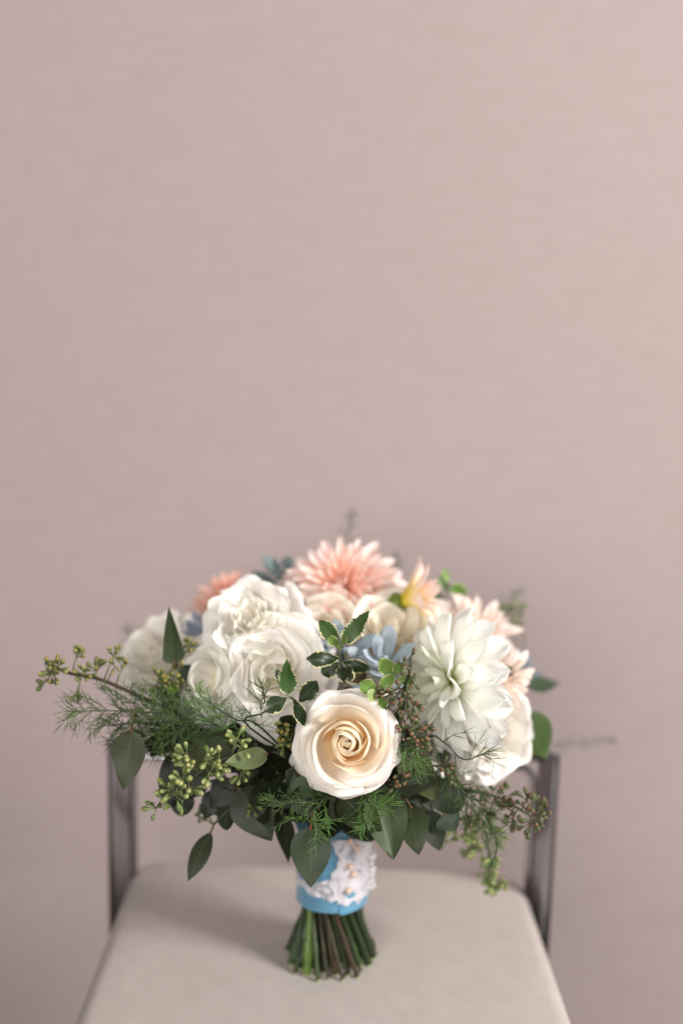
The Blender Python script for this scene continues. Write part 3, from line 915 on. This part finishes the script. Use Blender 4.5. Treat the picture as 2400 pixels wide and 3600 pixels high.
# ================================================================== FLOWERS
CREAM = [srgb(253, 240, 214), srgb(251, 240, 222), srgb(249, 242, 234), srgb(248, 241, 235)]
WHITE = [srgb(248, 244, 234), srgb(249, 246, 240), srgb(249, 246, 241)]
IVORY = [srgb(251, 244, 230), srgb(251, 245, 233), srgb(250, 245, 236)]
DWH = [srgb(248, 249, 232), srgb(251, 251, 243), srgb(251, 251, 246)]
PEACH = [srgb(250, 206, 186), srgb(250, 216, 202), srgb(250, 224, 214)]
BLUSH = [srgb(251, 234, 222), srgb(250, 236, 227), srgb(250, 237, 230)]
CORAL = [srgb(246, 190, 168), srgb(247, 202, 184), srgb(248, 212, 198)]

rose('cream rose with a peach spiral heart just above the ribbon wrap', P(1222, 2608, 0.722), (0.03, -0.94, 0.30), 0.0338, CREAM, 11, ROSE_LAYERS, spin=0.7)
dahlia('open peach pink dahlia crowning the top of the bouquet', P(1205, 2075, 0.875), (-0.05, -0.80, 0.60), 165, 0.056, 0.0150, 'peach', PEACH, 21, e_out=-34, cup_in=1.5, cup_out=0.8, tip=1.0, power=.8)
dahlia('large white dahlia with yellow green heart turned sideways, beside the cream rose', P(1578, 2398, 0.80), (-0.82, -0.56, 0.08), 68, 0.054, 0.0260, 'white_dahlia', DWH, 31, e_in=52, e_out=-14, cup_in=1.25, cup_out=0.85, bend=.7, tip=.75, core=.010, minL=.60, power=.70, ruffle=.06)
RUFFLED = [
    (3, [(.02, 0), (.14, .35), (.16, .7), (.14, .93)], 1.3, .3, .10, 0, .03, .02, 0, .4),
    (4, [(.04, 0), (.24, .3), (.26, .66), (.34, .96)], 1.1, .25, .10, 0, .045, .03, 0, 1.3),
    (4, [(.06, 0), (.38, .22), (.40, .60), (.54, .90)], 1.05, .22, .10, 0, .05, .03, 1, .2),
    (5, [(.08, 0), (.52, .12), (.55, .52), (.76, .76)], .95, .20, .10, 0, .05, .04, 1, .9),
    (6, [(.08, -.02), (.60, .0), (.78, .34), (1.00, .48)], .85, .18, .12, 0, .05, .05, 2, .4),
]
rose('white ruffled carnation with fringed petals above the open white bloom', P(890, 2190, 0.80), (-0.12, -0.74, 0.64), 0.041, WHITE, 41, RUFFLED, 'white', name='carnation', cat='carnation')
rose('open white bloom with broad wavy petals under the ruffled carnation', P(955, 2355, 0.772), (-0.16, -0.86, 0.46), 0.043, WHITE, 51, OPEN_SMOOTH, 'white', spin=.3, name='lisianthus', cat='lisianthus')
rose('small white bloom with greenish throat facing the fern plume', P(735, 2385, 0.785), (-0.45, -0.82, 0.34), 0.036, WHITE, 52, OPEN_SMOOTH[1:], 'white', spin=1.1, name='lisianthus', cat='lisianthus')
rose('white bloom behind the upright dark pointed leaf', P(548, 2295, 0.865), (-0.45, -0.62, 0.62), 0.041, WHITE, 53, OPEN_LAYERS, 'white', spin=.2)
rose('ivory rose directly behind the two blue succulents', P(1145, 2225, 0.835), (-0.05, -0.80, 0.58), 0.044, IVORY, 54, OPEN_SMOOTH, 'ivory', spin=.9)
rose('ivory rose between the peach dahlia and the white dahlia', P(1380, 2205, 0.835), (0.10, -0.66, 0.74), 0.046, IVORY, 55, OPEN_SMOOTH, 'ivory', spin=.5)
rose('full white ruffled bloom hanging low under the white dahlia', P(1735, 2600, 0.815), (0.42, -0.86, -0.02), 0.041, WHITE, 56, OPEN_LAYERS, 'white', spin=.1, name='peony', cat='peony')
rose('white bloom half hidden behind sparse fern threads and the lowest peony', P(1590, 2650, 0.80), (0.02, -0.80, -0.35), 0.031, WHITE, 57, OPEN_LAYERS[2:], 'white', spin=.4, name='lisianthus', cat='lisianthus')
rose('white bloom in shade beneath the feathery fern plume', P(620, 2510, 0.87), (-0.55, -0.75, 0.2), 0.032, WHITE, 58, OPEN_LAYERS[1:], 'white', spin=.8)
dahlia('pale blush dahlia with yellow petal bases behind the white dahlia', P(1748, 2390, 0.835), (0.66, -0.66, 0.20), 70, 0.044, 0.0175, 'blush', BLUSH, 61, e_in=70, e_out=-40, tip=1.0, power=.8)
dahlia('pale blush dahlia reaching highest behind the white dahlia', P(1672, 2235, 0.89), (0.40, -0.50, 0.74), 60, 0.048, 0.0165, 'blush', BLUSH, 62, e_in=74, e_out=-25, tip=1.1, power=.8)
dahlia('half open blush dahlia with vivid yellow base, seen from its side', P(1412, 2116, 0.85), (0.88, -0.12, 0.36), 22, 0.040, 0.017, 'bicolor', [srgb(250, 226, 216)] * 3, 63, e_in=86, e_out=52, tip=1.1, core=.004, minL=.6)
dahlia('coral peach dahlia at the back behind the ruffled carnation', P(815, 2125, 0.97), (-0.25, -0.25, 0.9), 60, 0.046, 0.016, 'coral', CORAL, 64, e_out=-10)

# ------------------------------------------------------------------ succulents
BLUEG = srgb(158, 171, 180)
G_S = None
succulent('blue grey succulent behind the toothed variegated leaves', P(1200, 2275, 0.79), (-0.08, -0.55, 0.80), 0.030, 13, 1, BLUEG, e0=70, e1=-4)
succulent('pale blue succulent rosette nearest the large white dahlia', P(1345, 2330, 0.78), (-0.02, -0.62, 0.75), 0.034, 11, 2, srgb(168, 180, 186), e0=78, e1=6, spin=.9)
succulent('blue grey succulent peeking out left of the ruffled carnation', P(715, 2215, 0.86), (-0.6, -0.4, 0.7), 0.028, 11, 3, srgb(152, 161, 176), e1=-5)
succulent('grey green succulent against the crowning peach dahlia', P(975, 2035, 0.90), (-0.4, -0.45, 0.8), 0.033, 10, 4, srgb(134, 150, 148), e0=70, e1=0)
succulent('blue grey succulent tucked behind the pale blush dahlias', P(1815, 2360, 0.93), (0.6, -0.2, 0.6), 0.030, 9, 5, srgb(150, 166, 178))

# ------------------------------------------------------------------ variegated sprigs
DK = srgb(42, 54, 34); MD = srgb(66, 90, 50); LT = srgb(108, 136, 68)
pittosporum('upright pittosporum sprig with two toothed leaves in front of the succulents', [(1215, 2520, .76), (1200, 2400, .755), (1194, 2285, .75)],
    [(1192, 2270, .748, 1125, 2180, .735, 62, MD, dict(teeth=.14)), (1205, 2262, .748, 1298, 2147, .742, 66, MD, dict(teeth=.14, shape='ovate')), (1190, 2275, .747, 1155, 2238, .735, 36, LT), (1200, 2270, .747, 1216, 2236, .735, 26, LT),
     (1190, 2315, .752, 1075, 2318, .735, 60, DK, dict(wave=.22)), (1195, 2340, .752, 1230, 2390, .735, 62, DK, dict(wave=.25)), (1192, 2330, .752, 1130, 2370, .75, 70, DK), (1200, 2330, .755, 1300, 2352, .75, 50, DK, dict(wave=.2)), (1195, 2380, .76, 1290, 2375, .765, 60, srgb(74, 60, 34))], 1)
pittosporum('dark pittosporum sprig with cream leaf margins touching the cream rose', [(1060, 2620, .76), (1060, 2500, .745), (1015, 2448, .73)],
    [(1012, 2440, .728, 1008, 2318, .722, 68, srgb(60, 86, 46), dict(teeth=.15, shape='ovate')), (1008, 2435, .73, 970, 2352, .735, 36, DK), (1010, 2452, .728, 930, 2500, .72, 64, DK), (1030, 2455, .73, 1072, 2550, .715, 48, DK, dict(wave=.2)),
     (1050, 2470, .74, 1115, 2395, .735, 68, srgb(44, 58, 36), dict(teeth=.13))], 2)
pittosporum('bright green variegated sprig perched above the cream rose', [(1400, 2560, .76), (1350, 2480, .745), (1330, 2440, .735)],
    [(1327, 2432, .733, 1262, 2400, .722, 58, LT), (1330, 2425, .733, 1385, 2375, .73, 46, LT), (1330, 2440, .73, 1290, 2450, .715, 46, srgb(160, 178, 116)), (1335, 2445, .73, 1352, 2492, .715, 40, LT),
     (1380, 2375, .745, 1335, 2318, .735, 60, LT), (1385, 2372, .745, 1412, 2330, .738, 40, LT), (1395, 2390, .75, 1460, 2390, .745, 44, LT), (1330, 2420, .74, 1335, 2425, .728, 30, LT)], 3)
pittosporum('small leafy sprig rising past the half open blush dahlia', [(1500, 2250, .90), (1550, 2150, .91), (1580, 2050, .92)],
    [(1570, 2080, .92, 1545, 2020, .92, 34, srgb(80, 120, 60)), (1575, 2065, .92, 1640, 2085, .91, 40, srgb(120, 170, 80)), (1560, 2110, .92, 1520, 2085, .92, 30, srgb(70, 104, 56)), (1590, 2050, .92, 1640, 2075, .92, 26, srgb(130, 176, 90)), (1550, 2140, .91, 1600, 2130, .9, 30, DK), (1575, 2050, .92, 1560, 2000, .92, 24, srgb(130, 170, 90))], 4)

# ------------------------------------------------------------------ eucalyptus
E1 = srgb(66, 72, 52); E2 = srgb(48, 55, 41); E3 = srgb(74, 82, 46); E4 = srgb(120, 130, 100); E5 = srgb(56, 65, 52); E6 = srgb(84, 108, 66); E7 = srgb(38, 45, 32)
eucalyptus('seeded eucalyptus sprig stretching farthest out above the fern plume', [(900, 2640, .80), (650, 2520, .80), (430, 2420, .79), (340, 2385, .785), (240, 2365, .78), (170, 2330, .775)], (),
    [(160, 2330, .775, 9, .0070), (190, 2365, .775, 8, .0065), (170, 2390, .775, 5, .0065), (270, 2310, .78, 7, .0065), (300, 2370, .78, 8, .0065), (340, 2360, .785, 8, .0065), (275, 2430, .78, 6, .006), (400, 2310, .785, 6, .0065), (430, 2350, .79, 4, .006), (405, 2345, .785, 4, .006), (205, 2345, .77, 6, .0065)], 'seed_olive', 101)
eucalyptus('eucalyptus sprig of plump pale green seeds beside the wide drooping leaf', [(1080, 2760, .80), (960, 2680, .76), (830, 2660, .735), (740, 2690, .725), (660, 2745, .72), (590, 2790, .72)],
    [(940, 2650, .735, 790, 2683, .72, 92, E4, dict(n=(0, -.6, .8), fold=.2, bend=.2))],
    [(660, 2660, .717, 8, .0078), (675, 2690, .716, 5, .0072), (640, 2740, .714, 9, .0078), (600, 2775, .714, 6, .0076), (665, 2770, .714, 5, .0072), (620, 2790, .714, 5, .0072), (735, 2665, .72, 6, .0072), (760, 2690, .72, 7, .0074), (735, 2720, .72, 6, .0074), (770, 2660, .72, 4, .007), (830, 2600, .725, 7, .0074), (845, 2630, .73, 4, .007), (550, 2840, .735, 6, .0068), (575, 2815, .73, 6, .0065), (850, 2720, .74, 6, .0066), (890, 2710, .75, 4, .0062), (640, 2820, .73, 5, .006)], 'seed_green', 102)
eucalyptus('seeded eucalyptus sprig with broad leaf hanging in front of the chrome post', [(980, 2740, .81), (800, 2640, .80), (600, 2560, .79), (480, 2540, .785)],
    [(462, 2565, .748, 436, 2778, .742, 124, E1), (640, 2640, .79, 590, 2830, .785, 120, E7, dict(shape='round')), (790, 2590, .775, 690, 2720, .765, 170, E3, dict(shape='round', n=(.1, -.8, .6))), (640, 2780, .79, 640, 2870, .79, 90, E7, dict(shape='round'))],
    [(610, 2400, .79, 7, .0065), (560, 2390, .79, 8, .0065), (585, 2430, .79, 8, .0065), (640, 2420, .79, 7, .006), (600, 2460, .79, 8, .006), (555, 2440, .79, 6, .006), (625, 2360, .785, 5, .006)], 'seed_olive', 103)
eucalyptus('eucalyptus sprig with narrow pointed leaf dangling towards the seat', [(1100, 2860, .83), (960, 2800, .80), (830, 2830, .78), (750, 2900, .775)],
    [(742, 2925, .775, 662, 3098, .765, 78, E2, dict(shape='lance', n=(.5, -.8, .2))), (790, 2810, .78, 800, 2920, .77, 82, E2, dict(shape='round', n=(-.4, -.8, .3))), (840, 2770, .77, 955, 2958, .765, 165, E5, dict(n=(-.1, -.9, .25))), (960, 2800, .78, 890, 2800, .78, 80, E7), (880, 2760, .80, 700, 2860, .80, 120, E7)],
    [(885, 2830, .765, 6, .006), (905, 2810, .765, 5, .006), (700, 2870, .80, 6, .006), (720, 2850, .8, 6, .006)], 'seed_olive', 104)
eucalyptus('eucalyptus sprig with large leaf on red stalk lying over the ribbon', [(1140, 2850, .79), (1100, 2780, .765), (1060, 2740, .75), (1040, 2720, .74)],
    [(1092, 2905, .752, 1092, 3120, .742, 152, srgb(58, 70, 52), dict(bend=.16, pc=srgb(150, 84, 50))), (1110, 2715, .74, 940, 2832, .735, 118, srgb(92, 104, 90), dict(n=(-.3, -.75, .6), bend=.2)), (985, 2840, .78, 1012, 3035, .785, 96, E7, dict(n=(-.6, -.8, .1)))], (), 'seed_olive', 105)
eucalyptus('eucalyptus sprig with big two toned leaf folded beside the lace', [(1260, 2850, .79), (1300, 2780, .77), (1340, 2760, .75), (1370, 2740, .745)],
    [(1335, 2775, .755, 1382, 3022, .742, 160, srgb(72, 84, 58), dict(fold=.55, n=(.18, -.95, .2))), (1440, 2830, .765, 1470, 3005, .765, 120, srgb(62, 72, 50)), (1250, 2770, .765, 1150, 2890, .76, 110, E1, dict(n=(-.2, -.8, .5)))], (), 'seed_olive', 106)
eucalyptus('eucalyptus sprig with olive leaf between the cream rose and low peony', [(1300, 2840, .80), (1400, 2720, .775), (1440, 2640, .76), (1440, 2580, .75)],
    [(1420, 2640, .755, 1532, 2815, .74, 132, srgb(76, 82, 48), dict(n=(.1, -.9, .4))), (1530, 2750, .775, 1620, 2850, .765, 130, E5, dict(shape='round')), (1500, 2850, .785, 1545, 2990, .775, 110, E5, dict(n=(.2, -.9, .3))), (1560, 2860, .78, 1600, 2920, .775, 100, srgb(72, 88, 80))],
    [(1445, 2560, .74, 9, .0068), (1480, 2555, .738, 8, .0068), (1465, 2590, .738, 8, .0066), (1420, 2540, .74, 6, .0066), (1440, 2620, .74, 5, .006), (1470, 2620, .735, 5, .006), (1410, 2580, .738, 5, .006), (1395, 2750, .745, 7, .006), (1560, 2690, .755, 10, .0062), (1575, 2720, .755, 8, .0062), (1420, 2720, .75, 6, .0058)], 'seed_red', 107)
eucalyptus('berried eucalyptus twig next to the heart of the white dahlia', [(1380, 2640, .77), (1400, 2520, .75), (1420, 2420, .74), (1440, 2360, .735), (1442, 2312, .735)], (),
    [(1430, 2450, .732, 6, .0062), (1370, 2435, .728, 6, .0066), (1395, 2440, .728, 5, .0066), (1350, 2450, .728, 4, .006), (1372, 2478, .726, 3, .006), (1400, 2415, .73, 3, .006), (1450, 2400, .732, 4, .005), (1440, 2370, .732, 3, .005), (1410, 2340, .735, 3, .005), (1442, 2312, .735, 2, .005), (1450, 2470, .73, 5, .006)], 'seed_red', 108)
eucalyptus('red tipped seeded eucalyptus spray reaching towards the dark chrome post', [(1350, 2860, .82), (1520, 2800, .80), (1640, 2780, .79), (1740, 2800, .785), (1800, 2830, .78), (1865, 2870, .775)], (),
    [(1880, 2880, .775, 8, .0068), (1900, 2850, .775, 6, .0066), (1865, 2895, .775, 6, .0066), (1850, 2815, .775, 6, .0066), (1840, 2840, .775, 5, .006), (1870, 2825, .775, 4, .006), (1800, 2880, .78, 6, .0066), (1795, 2860, .78, 5, .0066), (1800, 2835, .78, 6, .006), (1770, 2800, .785, 8, .0064), (1760, 2780, .785, 7, .006), (1735, 2800, .785, 6, .006), (1680, 2780, .79, 8, .006), (1660, 2770, .79, 6, .006), (1725, 2840, .785, 7, .006), (1640, 2860, .785, 6, .006), (1655, 2880, .78, 6, .006), (1680, 2870, .78, 6, .006), (1700, 2850, .785, 6, .006)], 'seed_red', 109)
eucalyptus('green seeded tendril dangling lowest above the seat corner', [(1350, 2850, .84), (1560, 2800, .84), (1680, 2860, .84), (1715, 2980, .84), (1720, 3090, .84)],
    [(1860, 2660, .88, 1858, 2672, .88, 30, E6)],
    [(1690, 2910, .84, 10, .0075), (1670, 2950, .84, 10, .0075), (1720, 2930, .84, 9, .0075), (1690, 2990, .84, 9, .0075), (1660, 2990, .84, 8, .007), (1715, 3015, .84, 7, .007), (1710, 3070, .84, 9, .007), (1725, 3110, .84, 10, .007), (1750, 3105, .84, 5, .006), (1760, 2965, .86, 5, .006), (1600, 2920, .84, 8, .006), (1575, 2960, .83, 6, .006)], 'seed_green', 110)
eucalyptus('broad light green leaf on a sprig behind the low peony', [(1400, 2740, .86), (1600, 2640, .87), (1760, 2580, .875), (1840, 2540, .88)],
    [(1842, 2500, .88, 1918, 2668, .862, 150, E6, dict(n=(.1, -.9, .35), bend=.2))], (), seed=111)
eucalyptus('dark leafed sprig poking out behind the pale blush dahlias', [(1450, 2560, .90), (1700, 2450, .93), (1850, 2400, .94)],
    [(1830, 2400, .94, 1965, 2402, .96, 70, srgb(66, 84, 66), dict(shape='lance', n=(0, -.7, .7)))], [(1790, 2160, .99, 7, .008), (1830, 2140, .99, 6, .008), (1800, 2200, .99, 6, .008)], 'seed_green', 112)
eucalyptus('sprig with upright dark pointed leaf beside the white bloom', [(850, 2560, .82), (700, 2440, .80), (620, 2340, .79)],
    [(612, 2335, .785, 593, 2134, .775, 92, srgb(54, 66, 44), dict(shape='tri', n=(.35, -.9, .1), fold=.3, bend=.05)), (620, 2400, .79, 590, 2440, .78, 50, srgb(96, 130, 50)), (640, 2340, .79, 700, 2420, .79, 60, DK)],
    [(640, 2290, .79, 5, .006), (665, 2280, .79, 5, .006)], 'seed_olive', 113)
eucalyptus('seeded sprig with small round leaf just touching the cream rose side', [(1120, 2760, .80), (1080, 2660, .775), (1040, 2560, .76)],
    [(1060, 2600, .765, 985, 2520, .755, 100, srgb(50, 58, 44), dict(shape='round')), (1070, 2720, .78, 960, 2760, .775, 80, E7)],
    [(1000, 2580, .745, 8, .006), (1020, 2600, .745, 7, .006), (1010, 2550, .75, 6, .006), (1000, 2610, .745, 6, .006)], 'seed_olive', 114)
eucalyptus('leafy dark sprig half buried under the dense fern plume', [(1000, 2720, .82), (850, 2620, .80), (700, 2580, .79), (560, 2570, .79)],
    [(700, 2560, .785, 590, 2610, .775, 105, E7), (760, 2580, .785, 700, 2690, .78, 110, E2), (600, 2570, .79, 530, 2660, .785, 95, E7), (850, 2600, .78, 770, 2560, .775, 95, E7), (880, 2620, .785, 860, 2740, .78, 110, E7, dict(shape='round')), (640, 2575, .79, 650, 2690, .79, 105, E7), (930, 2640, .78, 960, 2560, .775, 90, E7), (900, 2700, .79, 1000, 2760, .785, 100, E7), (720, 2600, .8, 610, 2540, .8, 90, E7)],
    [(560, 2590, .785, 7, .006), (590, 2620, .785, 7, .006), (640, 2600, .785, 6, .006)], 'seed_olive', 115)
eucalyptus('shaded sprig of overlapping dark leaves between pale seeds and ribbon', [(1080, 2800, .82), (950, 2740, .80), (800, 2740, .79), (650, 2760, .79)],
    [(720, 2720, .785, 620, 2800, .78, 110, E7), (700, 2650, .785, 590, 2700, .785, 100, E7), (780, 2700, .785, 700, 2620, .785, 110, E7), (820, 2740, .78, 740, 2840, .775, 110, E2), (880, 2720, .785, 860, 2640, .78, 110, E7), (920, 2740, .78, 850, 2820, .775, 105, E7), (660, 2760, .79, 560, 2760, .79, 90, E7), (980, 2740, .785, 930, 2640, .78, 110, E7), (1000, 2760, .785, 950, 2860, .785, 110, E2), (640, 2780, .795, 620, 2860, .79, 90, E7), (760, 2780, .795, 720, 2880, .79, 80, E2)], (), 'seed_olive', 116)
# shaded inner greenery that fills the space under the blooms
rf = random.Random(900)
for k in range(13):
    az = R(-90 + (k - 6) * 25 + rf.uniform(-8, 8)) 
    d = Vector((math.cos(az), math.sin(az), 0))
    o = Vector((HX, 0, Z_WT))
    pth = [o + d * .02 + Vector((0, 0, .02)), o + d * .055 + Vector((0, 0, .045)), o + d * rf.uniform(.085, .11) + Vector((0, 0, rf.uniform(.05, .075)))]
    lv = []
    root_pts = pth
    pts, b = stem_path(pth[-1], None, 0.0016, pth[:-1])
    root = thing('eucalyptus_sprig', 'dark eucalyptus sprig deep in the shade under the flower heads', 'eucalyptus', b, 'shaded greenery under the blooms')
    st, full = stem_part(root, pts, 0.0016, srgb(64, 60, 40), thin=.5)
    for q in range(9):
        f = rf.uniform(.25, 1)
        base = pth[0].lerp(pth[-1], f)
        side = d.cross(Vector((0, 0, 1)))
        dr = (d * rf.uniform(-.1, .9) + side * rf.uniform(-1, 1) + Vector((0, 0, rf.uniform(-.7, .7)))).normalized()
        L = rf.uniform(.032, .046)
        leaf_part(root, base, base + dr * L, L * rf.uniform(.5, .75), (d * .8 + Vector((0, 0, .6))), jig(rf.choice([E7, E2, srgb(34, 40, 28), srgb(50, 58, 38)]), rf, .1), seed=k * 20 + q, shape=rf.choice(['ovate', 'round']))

# ------------------------------------------------------------------ asparagus fern
FG = srgb(80, 104, 52); FB = srgb(98, 136, 66); FD = srgb(50, 66, 42); FF = srgb(110, 134, 104)
fern('dense asparagus fern plume fanning out below the farthest seeded sprig', [(820, 2580, .77), (640, 2520, .765), (450, 2500, .76), (230, 2500, .755)], .034, 1, FG, 1.2, .012, br_step=.0042)
fern('dark fern plume drooping behind the wide hanging eucalyptus leaf', [(820, 2600, .80), (640, 2560, .80), (480, 2580, .79)], .032, 2, FD, 1.2, .011, br_step=.0045)
fern('shadowy fern plume woven through the buried dark leaves', [(860, 2620, .79), (700, 2580, .785), (560, 2540, .78), (400, 2550, .775)], .036, 17, FD, 1.3, .012, br_step=.0038)
fern('short dense fern fan rooted beneath the small white bloom', [(860, 2590, .765), (740, 2550, .755), (600, 2540, .75), (500, 2470, .75)], .028, 18, FG, 1.2, .012, br_step=.0056)
fern('bright fern tip rising in front of the small white bloom', [(920, 2560, .745), (830, 2530, .735), (750, 2480, .725), (690, 2430, .72)], .020, 3, FB, 1.1, .011, br_step=.0052)
fern('fine fern wisp laid over the open white bloom', [(880, 2560, .74), (930, 2500, .735), (920, 2400, .73)], .018, 4, FG, 1.0, .010, br_step=.006)
fern('bright fern sprays hanging over the ribbon top, under the cream rose', [(1160, 2790, .745), (1120, 2830, .73), (1080, 2880, .725), (1130, 2905, .722)], .028, 5, FB, 1.0, .011, br_step=.0055)
fern('thin fern tip crossing the grey green leaf under the rose', [(1180, 2800, .745), (1080, 2820, .728), (980, 2820, .72), (930, 2810, .718)], .016, 6, FG, 1.0, .009, br_step=.0055)
fern('starry fern tuft over the big folded leaf', [(1270, 2790, .75), (1305, 2840, .73), (1318, 2870, .722)], .024, 7, FB, 1.4, .014, br_step=.0032)
fern('short bright fern tip hanging beside the cream rose', [(1390, 2570, .745), (1430, 2640, .732), (1460, 2690, .728), (1475, 2720, .726)], .014, 8, FB, 1.3, .010, br_step=.0036)
fern('sparse fern threads spread across the low white peony', [(1480, 2600, .76), (1560, 2610, .745), (1630, 2670, .74), (1720, 2640, .74)], .026, 9, FG, .45, .016, br_step=.011)
fern('fern spray tumbling down beside the red tipped seeds', [(1500, 2690, .77), (1600, 2760, .765), (1680, 2840, .76), (1740, 2930, .765)], .024, 10, FG, 1.1, .012, br_step=.0042)
fern('thin fern tail hanging below the red tipped seeds', [(1640, 2800, .79), (1720, 2900, .785), (1745, 2980, .785), (1715, 3060, .785)], .010, 11, FB, 1.0, .009, br_step=.007)
fern('soft fern tip standing up behind the crowning peach dahlia', [(1215, 2100, .97), (1222, 1900, .985), (1240, 1800, .99)], .014, 12, FF, .9, .010, start=.4)
fern('faint fern tip angled up behind the highest blush dahlia', [(1640, 2280, .98), (1740, 2160, 1.0), (1820, 2080, 1.01)], .014, 13, FF, .9, .010, start=.3)
fern('long thin fern tip reaching past the broad light green leaf', [(1800, 2620, 1.0), (1980, 2615, 1.03), (2160, 2600, 1.06)], .010, 14, FF, 1.0, .008, start=.15)
fern('blurred fern tip standing up behind the far white bloom', [(560, 2380, .98), (490, 2290, 1.0), (450, 2210, 1.0)], .020, 15, FF, 1.2, .010, start=.3)
fern('leafy fern wisp at the shoulder of the crowning peach dahlia', [(1380, 2060, .97), (1400, 1990, .98), (1390, 1950, .98)], .010, 16, FF, 1.2, .008, start=.3)
print('slots used', slot_i[0], 'Z wrap', Z_WB, Z_WT, 'seat', SY0, SY1, 'ztop', ztop)
